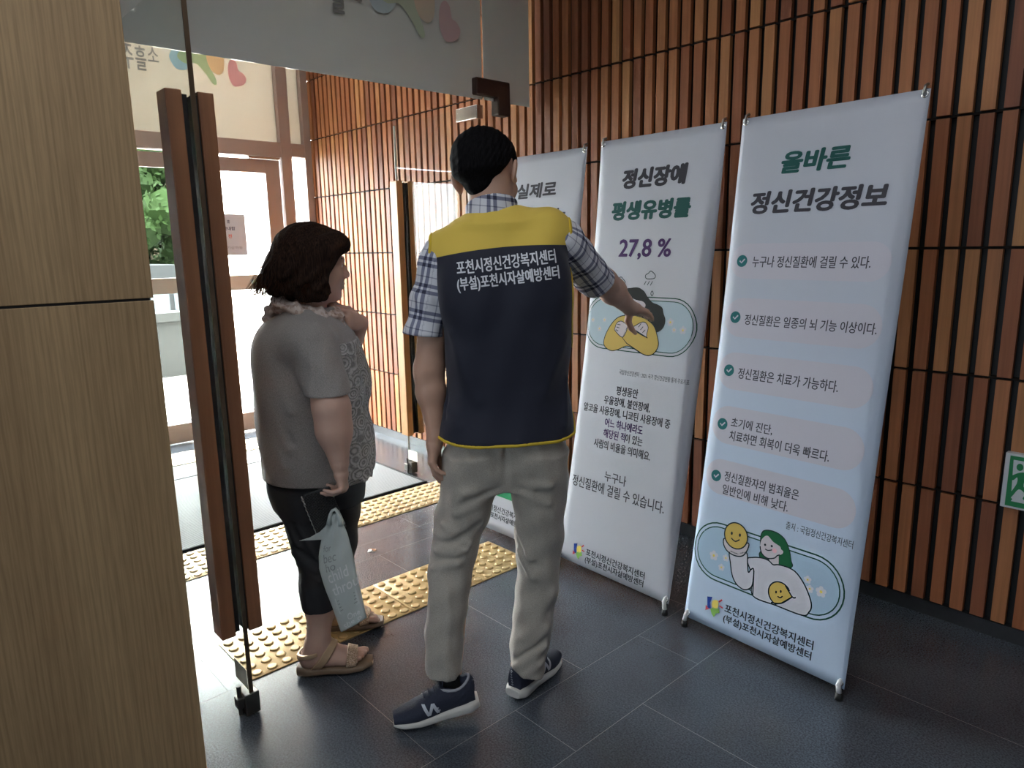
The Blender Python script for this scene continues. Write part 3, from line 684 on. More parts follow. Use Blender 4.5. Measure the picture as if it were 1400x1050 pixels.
A.mb.build('printed_lettering', MATS, so)
A = Art(P)
A.stadium_fill(.018, .189, .551, .373, SK); A.up()
A.line(A.stadium(.006, .177, .563, .385), .005, DG, True); A.line(A.stadium(.020, .191, .549, .371), .004, DG, True); A.up()
for f in ((.093, .263), (.142, .27), (.129, .231), (.442, .297), (.453, .27), (.49, .274)): A.flower(f, .018 if f[0] in (.093, .49) else .013, SW, LY)
A.up(); A.up()
neck = [(0.301, 0.332), (0.304, 0.317), (0.32, 0.304), (0.339, 0.312), (0.334, 0.350)]
hair = catmull([(0.265, 0.397), (0.279, 0.412), (0.313, 0.416), (0.347, 0.403), (0.369, 0.37), (0.379, 0.339), (0.386, 0.324), (0.371, 0.311), (0.335, 0.312), (0.298, 0.318), (0.274, 0.313), (0.266, 0.325), (0.271, 0.34), (0.265, 0.364)])
A.poly(hair, HG); A.line(hair, .004, IN, True); A.up(); A.poly(neck, SN); A.up()
shirt = catmull([(0.224, 0.29), (0.245, 0.306), (0.278, 0.315), (0.303, 0.314), (0.32, 0.306), (0.339, 0.312), (0.375, 0.314), (0.403, 0.306), (0.433, 0.279), (0.457, 0.243), (0.466, 0.217), (0.461, 0.196), (0.441, 0.177), (0.35, 0.1745), (0.262, 0.176), (0.252, 0.24)])
A.poly(shirt, SW); A.up(); A.line(shirt, .0045, IN, True); A.up()
arm = catmull([(0.154, 0.297), (0.163, 0.258), (0.172, 0.227), (0.184, 0.205), (0.202, 0.19), (0.229, 0.185), (0.253, 0.204), (0.256, 0.24), (0.252, 0.268), (0.243, 0.262), (0.235, 0.250), (0.228, 0.277), (0.219, 0.314), (0.186, 0.300)])
A.poly(arm, SW); A.up(); A.line(arm[6:], .0045, IN); A.line(arm[:42], .0045, IN)
hand = catmull([(0.129, 0.338), (0.127, 0.316), (0.146, 0.296), (0.178, 0.290), (0.207, 0.300), (0.222, 0.329), (0.219, 0.349), (.17, .32)])
A.poly(hand, SN); A.up(); A.line(hand, .0045, IN, True); A.up()
face = catmull([(0.269, 0.378), (0.266, 0.353), (0.276, 0.330), (0.298, 0.321), (0.321, 0.329), (0.331, 0.341), (0.346, 0.351), (0.349, 0.361), (0.341, 0.366), (0.335, 0.374), (0.31, 0.382), (0.287, 0.396)])
A.poly(face, SN); A.up(); A.line(face[6:34], .004, IN)
A.disc((.283, .363), .004, IN); A.disc((.307, .366), .004, IN); A.line(catmull([(0.285, 0.349), (0.296, 0.3475), (0.31, 0.354)], False), .0035, IN); A.disc((.319, .354), .008, BL_)
A.disc((.171, .360), .0455, YE); A.up(); A.ring((.171, .360), .0455, .0045, IN)
A.disc((.154, .364), .004, IN, .006); A.disc((.186, .367), .004, IN, .006); A.line(catmull([(0.154, 0.347), (0.171, 0.340), (0.187, 0.351)], False), .0042, IN)
ball2 = [(0.356+.040*math.cos(a), .217+.040*math.sin(a)) for a in [math.radians(t) for t in range(35, 265, 10)]]+[(.366, .189), (.400, .224), (.372, .252)]
A.poly(ball2, YE); A.up(); A.line(ball2, .0045, IN, True); A.disc((.343, .219), .003, IN, .005); A.disc((.359, .227), .003, IN, .005); A.line(catmull([(0.350, 0.207), (0.360, 0.206), (0.367, 0.214)], False), .004, IN)
A.line(catmull([(.372, .252), (.400, .224), (.412, .226)], False), .0045, IN); A.line(catmull([(.400, .224), (.366, .189), (.330, .178)], False), .0045, IN); A.line([(0.255, 0.262), (0.262, 0.176)], .0045, IN)
logo(A, .088, .056, 1.0, LB)
A.mb.build('printed_illustration', MATS, so)
A = Art(P); foot_text(A, .162, .078, .038); A.mb.build('printed_sponsor_name', MATS, so)

# -- middle banner: lifetime prevalence
b2 = banner((2.049, -2.128, 0.043), -0.0257, 0.1511, 0.030, 'white banner with the purple percentage figure, being pointed at by the man')
so = finish_banner(*b2, m_sheet); P = b2[1]
A = Art(P)
A.text('정신장애', .137, 1.592, .456, 1.672, G, .058, .08); A.text('평생유병률', .098, 1.466, .490, 1.544, GR, .058, .05)
A.text('27,8 %', .160, 1.308, .422, 1.390, PU, .030)
A.text('국립정신건강센터 : 2021 국가 정신건강현황 통계 주요지표', .234, .842, .574, .862, G, .0)
for t, u0, v0, u1, c_ in (('평생동안', .229, .756, .342, G), ('우울장애, 불안장애,', .168, .709, .409, G), ('알코올 사용장애, 니코틴 사용장애 중', .058, .663, .513, G), ('어느 하나에라도', .186, .616, .386, PU), ('해당된 적', .185, .571, .302, PU), ('이 있는', .303, .571, .391, G), ('사람의 비율을 의미해요.', .138, .522, .437, G)):
    A.text(t, u0, v0, u1, v0+.038, c_, .020)
A.text('누구나', .217, .393, .332, .436, G, .012); A.text('정신질환에 걸릴 수 있습니다.', .038, .333, .530, .382, G, .012)
A.mb.build('printed_lettering', MATS, so)
A = Art(P)
A.stadium_fill(.027, .952, .564, 1.148, SA); A.up()
A.line(A.stadium(.014, .939, .577, 1.161), .004, DG, True); A.line(A.stadium(.027, .952, .564, 1.148), .003, DG, True); A.up()
for f in ((.458, 1.07), (.479, 1.042), (.52, 1.044), (.057, 1.054), (.123, 1.058), (.1, 1.019)): A.flower(f, .016 if f[0] in (.52, .458) else .011, SW, LY)
A.up(); A.up()
hair = catmull([(0.218, 1.184), (0.249, 1.195), (0.284, 1.197), (0.314, 1.184), (0.334, 1.163), (0.361, 1.142), (0.39, 1.134), (0.412, 1.123), (0.421, 1.102), (0.433, 1.079), (0.431, 1.054), (0.417, 1.036), (0.395, 1.027), (0.375, 1.045), (0.30, 1.055), (0.25, 1.07), (0.20, 1.12)])
A.poly(hair, HK); A.up()
A.poly(catmull([(0.229, 1.161), (0.277, 1.148), (0.313, 1.143), (0.329, 1.13), (0.321, 1.113), (0.292, 1.095), (0.255, 1.104), (0.229, 1.13)]), SN); A.up()
A.line(catmull([(.292, 1.128), (.300, 1.121), (.308, 1.128)], False), .003, IN)
body = catmull([(0.201, 1.075), (0.167, 1.047), (0.141, 1.004), (0.132, 0.968), (0.143, 0.946), (0.176, 0.934), (0.212, 0.941), (0.257, 0.96), (0.298, 0.952), (0.335, 0.938), (0.371, 0.933), (0.399, 0.946), (0.414, 0.977), (0.403, 1.014), (0.381, 1.051), (0.344, 1.073), (0.308, 1.082), (0.258, 1.086)])
A.poly(body, YE); A.up(); A.line(body, .0035, IN, True)
A.line([(0.25, 1.038), (0.231, 0.991), (0.256, 0.971), (0.335, 0.939)], .0035, IN)
hl = catmull([(0.187, 1.018), (0.186, 1.031), (0.19, 1.045), (0.2, 1.055), (0.222, 1.057), (0.25, 1.037), (0.231, 0.994)]); hr = catmull([(0.281, 1.032), (0.302, 1.052), (0.325, 1.062), (0.342, 1.059), (0.355, 1.043), (0.352, 1.020), (0.346, 1.005)])
for h_ in (hl, hr): A.poly(h_, SN); A.up(); A.line(h_, .003, IN, True)
for k in range(3):
    A.line([(.190+.003*k, 1.022+.011*k), (.205+.004*k, 1.017+.013*k)], .003, IN); A.line([(.318+.012*k, 1.056-.012*k), (.306+.012*k, 1.040-.010*k)], .003, IN)
A.line([(.281, 1.032), (.358, 1.001)], .0035, IN)
A.line(catmull([(0.313, 1.241), (0.315, 1.249), (0.325, 1.254), (0.336, 1.263), (0.352, 1.256), (0.362, 1.245), (0.358, 1.236), (0.342, 1.233), (0.321, 1.233)]), .003, IN, True)
for a, b_ in (((0.319, 1.224), (0.311, 1.208)), ((0.336, 1.224), (0.327, 1.208)), ((0.351, 1.224), (0.342, 1.207))): A.line([a, b_], .003, IN)
A.line(catmull([(0.354, 1.186), (0.349, 1.176), (0.356, 1.167), (0.361, 1.176)]), .003, IN, True)
A.line(catmull([(0.165, 1.208), (.160, 1.222), (0.175, 1.231), (0.189, 1.237), (0.202, 1.228), (0.214, 1.217), (0.208, 1.206), (0.19, 1.204)]), .003, IN, True)
logo(A, .088, .034, .95, LB)
A.mb.build('printed_illustration', MATS, so)
A = Art(P); foot_text(A, .160, .054, .018, .965); A.mb.build('printed_sponsor_name', MATS, so)

# -- farthest banner, mostly behind the man
b1 = banner((2.738, -2.118, 0.040), 0.0, 0.168, 0.014, 'white banner partly hidden behind the man in the vest, farthest of the three')
so = finish_banner(*b1, m_sheet); P = b1[1]
A = Art(P)
A.text('실제로', .178, 1.597, .440, 1.668, G, .045, .05); A.text('정신질환자', .060, 1.470, .440, 1.545, GR, .055, .05); A.text('는', .446, 1.470, .520, 1.545, G, .045, .05)
A.mb.build('printed_lettering', MATS, so)
A = Art(P); A.poly([(.03, .172), (.57, .172), (.57, .215), (.03, .215)], BD); logo(A, .088, .070, .95, LB); A.mb.build('printed_illustration', MATS, so)
A = Art(P); foot_text(A, .160, .092, .053, .965); A.mb.build('printed_sponsor_name', MATS, so)
# ------------------------------------------------------------------ organic forms: signed distance fields meshed with surface nets
# figures are laid out in a frame (x = s, y = h, z = up) turned about Z; h points the way the camera looks along the floor
HV = Vector((math.cos(YAW), math.sin(YAW), 0)); SV = Vector((math.sin(YAW), -math.cos(YAW), 0))
ROT = math.atan2(SV.y, SV.x)
A_ = np.array
class Prim:
    def __init__(s, fn, lo, hi): s.fn, s.lo, s.hi = fn, A_(lo, float), A_(hi, float)
def rc(a, b, ra, rb=None, sq=None, sf=1.0):
    """tapered capsule; sq/sf: direction along which the section is stretched by sf"""
    a, b = A_(a, float), A_(b, float); rb = ra if rb is None else rb; d = b-a; L2 = max(d@d, 1e-12)
    R = max(ra, rb)*max(1, sf)
    if sq is not None: q = A_(sq, float); q /= np.linalg.norm(q)
    def fn(X, Y, Z):
        px, py, pz = X-a[0], Y-a[1], Z-a[2]
        t = np.clip((px*d[0]+py*d[1]+pz*d[2])/L2, 0, 1)
        px, py, pz = px-t*d[0], py-t*d[1], pz-t*d[2]
        if sq is not None:
            c_ = (px*q[0]+py*q[1]+pz*q[2])*(1-1/sf); px, py, pz = px-c_*q[0], py-c_*q[1], pz-c_*q[2]
        return np.sqrt(px*px+py*py+pz*pz)-(ra+t*(rb-ra))
    return Prim(fn, np.minimum(a, b)-R, np.maximum(a, b)+R)
def ell(c, r, R=None):
    c, r = A_(c, float), A_(r, float); R = np.eye(3) if R is None else A_(R, float)   # columns = local axes
    ext = np.sqrt(((R*r)**2).sum(1))
    def fn(X, Y, Z):
        p = (X-c[0], Y-c[1], Z-c[2]); q = [R[0, k]*p[0]+R[1, k]*p[1]+R[2, k]*p[2] for k in range(3)]
        k0 = np.sqrt(sum((q[k]/r[k])**2 for k in range(3))); k1 = np.sqrt(sum((q[k]/r[k]**2)**2 for k in range(3)))
        return k0*(k0-1)/np.maximum(k1, 1e-6)
    return Prim(fn, c-ext, c+ext)
def loft(rows, axis=2, fwd=None, p=2.3):
    """rows (z, cx, cy, rx, ry); sections in the plane across `axis`, smoothed; fwd turns the section about z"""
    rows = A_(sorted(rows), float); zz = np.linspace(rows[0, 0], rows[-1, 0], 160)
    tab = A_([np.interp(zz, rows[:, 0], rows[:, k]) for k in range(1, 5)])
    ker = np.hanning(23); ker /= ker.sum()
    pad = np.pad(tab, ((0, 0), (11, 11)), mode='reflect', reflect_type='odd'); tab = A_([np.convolve(t, ker, 'valid') for t in pad])
    cs, sn = (1, 0) if fwd is None else fwd
    def fn(X, Y, Z):
        C = (X, Y, Z); zc = C[axis]; o = [C[k] for k in range(3) if k != axis]
        cx, cy, rx, ry = [np.interp(zc, zz, t).astype(np.float32) for t in tab]
        u, v = o[0]-cx, o[1]-cy; u, v = u*cs+v*sn, -u*sn+v*cs
        d = ((np.abs(u)/rx)**p+(np.abs(v)/ry)**p)**(1/p); m = np.minimum(rx, ry)
        # distance estimate scaled by the gradient so wide sections inflate evenly
        g = np.sqrt((u/rx**2)**2+(v/ry**2)**2)/np.maximum(np.sqrt((u/rx)**2+(v/ry)**2), 1e-6)
        d = (d-1)/np.maximum(g, 1e-3)
        return np.maximum(d, np.maximum(zc-zz[-1], zz[0]-zc))
    mx = max(rows[:, 3].max(), rows[:, 4].max())
    lo = [rows[:, 1].min()-mx, rows[:, 2].min()-mx]; hi = [rows[:, 1].max()+mx, rows[:, 2].max()+mx]
    lo.insert(axis, zz[0]); hi.insert(axis, zz[-1])
    return Prim(fn, lo, hi)
def half(pt, nrm):
    """half space, inside where (p-pt).nrm < 0"""
    pt, nrm = A_(pt, float), A_(nrm, float); nrm = nrm/np.linalg.norm(nrm)
    return lambda X, Y, Z: (X-pt[0])*nrm[0]+(Y-pt[1])*nrm[1]+(Z-pt[2])*nrm[2]
def xform(pr, R, c):
    R, c = A_(R, float), A_(c, float)
    cor = A_([[x, y, z] for x in (pr.lo[0], pr.hi[0]) for y in (pr.lo[1], pr.hi[1]) for z in (pr.lo[2], pr.hi[2])])@R.T+c
    def fn(X, Y, Z):
        p = (X-c[0], Y-c[1], Z-c[2]); q = [R[0, k]*p[0]+R[1, k]*p[1]+R[2, k]*p[2] for k in range(3)]
        return pr.fn(*q)
    return Prim(fn, cor.min(0), cor.max(0))
class Vol:
    def __init__(s, lo, hi, h):
        s.h = h; s.lo = A_(lo, float); s.n = np.ceil((A_(hi, float)-s.lo)/h).astype(int)+1
        s.f = np.full(s.n, 0.3, np.float32); s.ax = [(s.lo[k]+h*np.arange(s.n[k])).astype(np.float32) for k in range(3)]
    def sl(s, lo, hi, pad):
        i0 = np.clip(np.floor((lo-pad-s.lo)/s.h).astype(int), 0, s.n); i1 = np.clip(np.ceil((hi+pad-s.lo)/s.h).astype(int)+1, 0, s.n)
        if (i1 <= i0).any(): return None, None
        q = tuple(slice(a, b) for a, b in zip(i0, i1)); ax = [s.ax[k][q[k]] for k in range(3)]
        return q, (ax[0][:, None, None], ax[1][None, :, None], ax[2][None, None, :])
    def add(s, prims, k=0.01, grow=0.0):
        for pr in (prims if isinstance(prims, list) else [prims]):
            q, G3 = s.sl(pr.lo, pr.hi, k+abs(grow)+3*s.h)
            if q is None: continue
            d = pr.fn(*G3)-grow; f = s.f[q]
            hh = np.maximum(k-np.abs(f-d), 0)/k if k > 0 else 0
            s.f[q] = np.minimum(f, d)-(hh*hh*k/4 if k > 0 else 0)
        return s
    def cut(s, prims, k=0.004, grow=0.0):
        for pr in (prims if isinstance(prims, list) else [prims]):
            q, G3 = s.sl(pr.lo, pr.hi, k+abs(grow)+3*s.h)
            if q is None: continue
            d = -(pr.fn(*G3)-grow); f = s.f[q]; hh = np.maximum(k-np.abs(f-d), 0)/k
            s.f[q] = np.maximum(f, d)+hh*hh*k/4
        return s
    def G(s): return s.ax[0][:, None, None], s.ax[1][None, :, None], s.ax[2][None, None, :]
    def keep(s, fn, k=0.003):
        d = fn(*s.G()); hh = np.maximum(k-np.abs(s.f-d), 0)/k
        s.f = (np.maximum(s.f, d)+hh*hh*k/4).astype(np.float32); return s
    def disp(s, fn): s.f = (s.f+fn(*s.G())).astype(np.float32); return s
    def folds(s, L):
        """ridges (amp>0) or creases (amp<0) along segments (a, b, width, amp)"""
        for a, b, w_, amp in L:
            pr = rc(a, b, 0.0); q, G3 = s.sl(pr.lo, pr.hi, 3*w_)
            if q is None: continue
            d = pr.fn(*G3); s.f[q] -= amp*np.exp(-(d/w_)**2)
        return s
    def mesh(s, smooth=1):
        f = s.f; n = A_(f.shape); ins = f < 0
        cor = [(i, j, k) for i in (0, 1) for j in (0, 1) for k in (0, 1)]
        cut = lambda a, c_: a[c_[0]:n[0]-1+c_[0], c_[1]:n[1]-1+c_[1], c_[2]:n[2]-1+c_[2]]
        cnt = sum(cut(ins, c_).astype(np.uint8) for c_ in cor); I, J, K_ = np.nonzero((cnt > 0) & (cnt < 8)); m = len(I)
        idx = np.full(n-1, -1, np.int32); idx[I, J, K_] = np.arange(m)
        val = {c_: f[I+c_[0], J+c_[1], K_+c_[2]] for c_ in cor}; acc = np.zeros((m, 3)); num = np.zeros(m)
        for c_ in cor:
            for ax in range(3):
                if c_[ax]: continue
                e = list(c_); e[ax] = 1; fa, fb = val[c_], val[tuple(e)]; cr = (fa < 0) != (fb < 0)
                t = np.where(cr, fa/np.where(cr, fa-fb, 1), 0); p = np.tile(A_(c_, float), (m, 1)); p[:, ax] += t
                acc[cr] += p[cr]; num += cr
        V = s.lo+s.h*(np.stack([I, J, K_], 1)+acc/num[:, None]); F = []
        for ax in range(3):
            b1, b2 = (ax+1) % 3, (ax+2) % 3
            sa = [slice(0, n[0]), slice(0, n[1]), slice(0, n[2])]; sb = list(sa); sa[ax] = slice(0, n[ax]-1); sb[ax] = slice(1, n[ax])
            A1, B1 = ins[tuple(sa)], ins[tuple(sb)]; P = np.stack(np.nonzero(A1 != B1), 1)
            ok = (P[:, b1] > 0) & (P[:, b2] > 0) & (P[:, b1] < n[b1]-1) & (P[:, b2] < n[b2]-1); P = P[ok]
            fl_ = A1[tuple(P.T)]
            def at(d1, d2):
                Q = P.copy(); Q[:, b1] -= d1; Q[:, b2] -= d2; return idx[tuple(Q.T)]
            q = np.stack([at(1, 1), at(0, 1), at(0, 0), at(1, 0)], 1); q[~fl_] = q[~fl_][:, ::-1]; F.append(q)
        F = np.concatenate(F)
        for _ in range(smooth):
            s_ = np.zeros_like(V); c2 = np.zeros(len(V))
            for a in range(4):
                for b in ((a+1) % 4,):
                    np.add.at(s_, F[:, a], V[F[:, b]]); np.add.at(c2, F[:, a], 1); np.add.at(s_, F[:, b], V[F[:, a]]); np.add.at(c2, F[:, b], 1)
            V = 0.5*V+0.5*s_/np.maximum(c2, 1)[:, None]
        return V, F
def make(name, VF, mats, parent=None, base=(0, 0), rot=ROT, cloth=None, matfn=None):
    """link a figure mesh; V is in the figure frame, base its foot point in that frame"""
    V, F = VF; me = bpy.data.meshes.new(name); B = A_([base[0], base[1], 0.0]); W = V-B
    me.vertices.add(len(W)); me.vertices.foreach_set('co', W.astype(np.float32).ravel())
    me.loops.add(F.size); me.loops.foreach_set('vertex_index', F.ravel().astype(np.int32))
    me.polygons.add(len(F)); me.polygons.foreach_set('loop_start', np.arange(0, F.size, F.shape[1], dtype=np.int32))
    me.polygons.foreach_set('use_smooth', np.ones(len(F), bool))
    for m in (mats if isinstance(mats, list) else [mats]): me.materials.append(m)
    if matfn is not None: me.polygons.foreach_set('material_index', matfn(V[F].mean(1)).astype(np.int32))
    if cloth is not None:
        at = me.attributes.new('cloth', 'FLOAT_VECTOR', 'POINT'); at.data.foreach_set('vector', cloth(V).astype(np.float32).ravel())
    me.update(); me.validate()
    o = bpy.data.objects.new(name, me); COL.objects.link(o)
    if parent is not None: o.parent = parent
    else:
        o.location = SV*base[0]+HV*base[1]; o.rotation_euler = (0, 0, rot)
    return o
def mb_fig(mb, name, mats, parent, base, smooth=True):
    return mb.build(name, mats, parent, smooth, origin=(base[0], base[1], 0)) if parent is None else _shift(mb, name, mats, parent, base, smooth)
def _shift(mb, name, mats, parent, base, smooth):
    mb.v = [(x-base[0], y-base[1], z) for x, y, z in mb.v]; return mb.build(name, mats, parent, smooth)
def rotm(yaw=0, pitch=0, roll=0):
    """local x right, y face-forward, z up; yaw>0 turns the face to the right, pitch<0 nods, roll<0 tips the crown left"""
    y, p, r = [math.radians(v) for v in (-yaw, pitch, roll)]
    Rz = A_([[math.cos(y), -math.sin(y), 0], [math.sin(y), math.cos(y), 0], [0, 0, 1]])
    Rx = A_([[1, 0, 0], [0, math.cos(p), -math.sin(p)], [0, math.sin(p), math.cos(p)]])
    Ry = A_([[math.cos(r), 0, math.sin(r)], [0, 1, 0], [-math.sin(r), 0, math.cos(r)]])
    return Rz@Rx@Ry
def head_prims(wd=1.0):
    """(union prims, cut prims) in head space"""
    P = [ell((0, -.014, .036), (.0745*wd, .096, .084)), ell((0, .030, -.030), (.062*wd, .064, .082)), ell((0, .030, -.072), (.051*wd, .056, .046)),
         ell((0, .072, -.098), (.022, .020, .017)), rc((-.034, .079, .020), (.034, .079, .020), .013), ell((-.038*wd, .064, -.028), (.024, .022, .022)), ell((.038*wd, .064, -.028), (.024, .022, .022))]
    N = [rc((0, .090, .012), (0, .108, -.028), .0075, .0115), ell((-.011, .100, -.032), (.009, .010, .008)), ell((.011, .100, -.032), (.009, .010, .008)),
         ell((0, .092, -.058), (.023, .012, .0055)), ell((0, .090, -.068), (.020, .012, .0065)), ell((0, .093, -.046), (.010, .008, .008))]
    E = []
    for sx in (-1, 1):
        R = rotm(sx*-32, 8, sx*10); c_ = A_([sx*.085*wd, -.010, -.004])
        E += [ell(c_, (.0068, .020, .032), R), ell(c_+A_([sx*.004, -.010, .006]), (.005, .010, .022), R), ell(c_+A_([sx*-.003, .008, -.026]), (.006, .009, .010), R)]
    cutp = [ell((-.031, .096, .004), (.016, .012, .010)), ell((.031, .096, .004), (.016, .012, .010)), ell((0, .104, -.0628), (.020, .006, .0012))]
    cutp += [ell((sx*.0925*wd, .002, -.002), (.006, .008, .014), rotm(sx*-32, 8, 0)) for sx in (-1, 1)]
    return P, N, E, cutp
def hand_prims(w, a, n, t, curl, spread=0.004, thumb=None, s=1.0, lens=(.070, .078, .073, .058), offs=(.031, .0105, -.0105, -.030)):
    """w wrist, a along the palm, n palm normal, t towards the thumb; curl = per finger (mcp, pip, dip) degrees"""
    w, a, n, t = [A_(v, float) for v in (w, a, n, t)]; a /= np.linalg.norm(a); n -= a*(n@a); n /= np.linalg.norm(n); t = t-a*(t@a)-n*(t@n); t /= np.linalg.norm(t)
    P = [rc(w, w+a*.03*s, .023*s, .025*s, t, 1.15), rc(w+a*.035*s+t*.010*s, w+a*.082*s+t*.022*s, .0145*s, .0125*s, t, 1.25), rc(w+a*.035*s-t*.010*s, w+a*.078*s-t*.022*s, .0145*s, .012*s, t, 1.25), rc(w+a*.04*s, w+a*.084*s, .0145*s, .0125*s, t, 1.3),
         rc(w+a*.022*s+t*.016*s+n*.006*s, w+a*.05*s+t*.026*s+n*.010*s, .015*s, .012*s)]
    Fg = []; tips = []
    for k in range(4):
        p = w+a*(.088-.006*abs(k-1))*s+t*offs[k]*s; ang = 0; seg = [.45, .31, .24]; rad = [(.0092, .0084), (.0082, .0075), (.0073, .0058)]
        for j in range(3):
            ang += math.radians(curl[k][j]); d = a*math.cos(ang)+n*math.sin(ang)+t*offs[k]*spread*30*(1 if j == 0 else .6); d /= np.linalg.norm(d)
            q = p+d*lens[k]*seg[j]*s; f_ = 1.0 if k < 3 else .88
            Fg.append(rc(p, q, rad[j][0]*s*f_, rad[j][1]*s*f_)); p = q
        tips.append((p, d, np.cross(t, d)))
    th = thumb or (35, 25, 20)
    p = w+a*.026*s+t*.026*s+n*.006*s; dirs = math.radians(th[0])
    d0 = a*math.cos(dirs)+t*math.sin(dirs)*.9+n*math.sin(dirs)*.45; d0 /= np.linalg.norm(d0)
    q = p+d0*.042*s; Fg.append(rc(p, q, .0125*s, .0105*s)); p = q
    b = math.radians(th[1]); d1 = d0*math.cos(b)+(n*.7-t*.5+a*.3)*math.sin(b); d1 /= np.linalg.norm(d1); q = p+d1*.030*s; Fg.append(rc(p, q, .0098*s, .0092*s)); p = q
    b = math.radians(th[2]); d2 = d1*math.cos(b)+(n*.6-t*.6+a*.3)*math.sin(b); d2 /= np.linalg.norm(d2); q = p+d2*.024*s; Fg.append(rc(p, q, .0090*s, .0066*s))
    return P, Fg
# cloth patterns driven by a cloth coordinate stored on the mesh
def cloth_uv(n, l):
    at = n.new('ShaderNodeAttribute'); at.attribute_name = 'cloth'; sp = n.new('ShaderNodeSeparateXYZ'); l.new(at.outputs['Vector'], sp.inputs[0]); return sp
def mth(n, l, op, a, b=None, c_=None):
    m = n.new('ShaderNodeMath'); m.operation = op
    for k, v in enumerate((a, b, c_)):
        if v is None: continue
        if isinstance(v, (int, float)): m.inputs[k].default_value = v
        else: l.new(v, m.inputs[k])
    return m.outputs[0]
def plaid():
    m, n, l, b = new_mat('plaid_shirt_cotton'); sp = cloth_uv(n, l); dk = []; wh = []
    for ax in ('X', 'Y'):
        fr = mth(n, l, 'FRACT', mth(n, l, 'MULTIPLY', sp.outputs[ax], 1/0.074))
        band = lambda lo, hi: mth(n, l, 'MULTIPLY', mth(n, l, 'GREATER_THAN', fr, lo), mth(n, l, 'LESS_THAN', fr, hi))
        d = mth(n, l, 'ADD', band(0.06, 0.20), band(0.30, 0.44)); d = mth(n, l, 'ADD', d, mth(n, l, 'MULTIPLY', band(0.78, 0.82), 0.7)); dk.append(d)
    tot = mth(n, l, 'MULTIPLY', mth(n, l, 'ADD', dk[0], dk[1]), 0.46)
    rp = ramp(n, [(0.0, (0.66, 0.67, 0.72)), (0.46, (0.19, 0.20, 0.28)), (0.92, (0.025, 0.028, 0.06))]); l.new(tot, rp.inputs['Fac']); l.new(rp.outputs['Color'], b.inputs['Base Color']); b.inputs['Roughness'].default_value = 0.8
    return m
def knit(name, col, scale=900):
    m, n, l, b = new_mat(name); tc = n.new('ShaderNodeTexCoord'); mp = n.new('ShaderNodeMapping'); mp.inputs['Scale'].default_value = (1, 1, 0.35); l.new(tc.outputs['Object'], mp.inputs['Vector'])
    nt = n.new('ShaderNodeTexNoise'); nt.inputs['Scale'].default_value = scale; nt.inputs['Detail'].default_value = 1; l.new(mp.outputs['Vector'], nt.inputs['Vector'])
    rp = ramp(n, [(0.3, tuple(v*.72 for v in col)), (0.7, tuple(min(1, v*1.25) for v in col))]); l.new(nt.outputs['Fac'], rp.inputs['Fac']); l.new(rp.outputs['Color'], b.inputs['Base Color']); b.inputs['Roughness'].default_value = 0.9
    b.inputs['Sheen Weight'].default_value = 0.2
    return m
def hair_mat(name, c0, c1, scale=(900, 900, 40)):
    m, n, l, b = new_mat(name); tc = n.new('ShaderNodeTexCoord'); mp = n.new('ShaderNodeMapping'); mp.inputs['Scale'].default_value = scale; l.new(tc.outputs['Object'], mp.inputs['Vector'])
    nt = n.new('ShaderNodeTexNoise'); nt.inputs['Scale'].default_value = 0.35; nt.inputs['Detail'].default_value = 3; l.new(mp.outputs['Vector'], nt.inputs['Vector'])
    rp = ramp(n, [(0.3, c0), (0.75, c1)]); l.new(nt.outputs['Fac'], rp.inputs['Fac']); l.new(rp.outputs['Color'], b.inputs['Base Color']); b.inputs['Roughness'].default_value = 0.8; b.inputs['Specular IOR Level'].default_value = 0.06
    bp = n.new('ShaderNodeBump'); bp.inputs['Strength'].default_value = 0.5; bp.inputs['Distance'].default_value = 0.004; l.new(nt.outputs['Fac'], bp.inputs['Height']); l.new(bp.outputs['Normal'], b.inputs['Normal'])
    return m
m_skin = mat('skin', (0.50, 0.30, 0.215), 0.55, noise=0.06, nscale=18, sss=0.06)
m_skinw = mat('skin_fair', (0.58, 0.37, 0.29), 0.55, noise=0.06, nscale=18, sss=0.06)
m_eye = mat('eye_white', (0.78, 0.76, 0.74), 0.2); m_iris = mat('eye_iris', (0.03, 0.018, 0.012), 0.2); m_brow = mat('eyebrow_hair', (0.02, 0.017, 0.015), 0.7)
m_nail = mat('finger_nail', (0.66, 0.44, 0.38), 0.35)
def eyes(R, c, parent, base, wd=1.0):
    for sx in (-1, 1):
        p = A_(c)+R@A_([sx*.031, .0765, .004]); e = MB()
        bm = bmesh.new(); bmesh.ops.create_uvsphere(bm, u_segments=16, v_segments=10, radius=.0115)
        for v in bm.verts: v.co += Vector(p)
        e.bm(bm, 0); q = p+R@A_([0, .0072, 0]); bm = bmesh.new(); bmesh.ops.create_uvsphere(bm, u_segments=12, v_segments=8, radius=.0055)
        for v in bm.verts: v.co += Vector(q)
        e.bm(bm, 1); _shift(e, 'eye', [m_eye, m_iris], parent, base, True)
        b_ = MB(); b_.tube([A_(c)+R@A_([sx*x, y, z]) for x, y, z in ((.014, .091, .025), (.030, .089, .031), (.048, .079, .026))], [.0022, .0028, .0015], 6); _shift(b_, 'eyebrow', m_brow, parent, base, True)
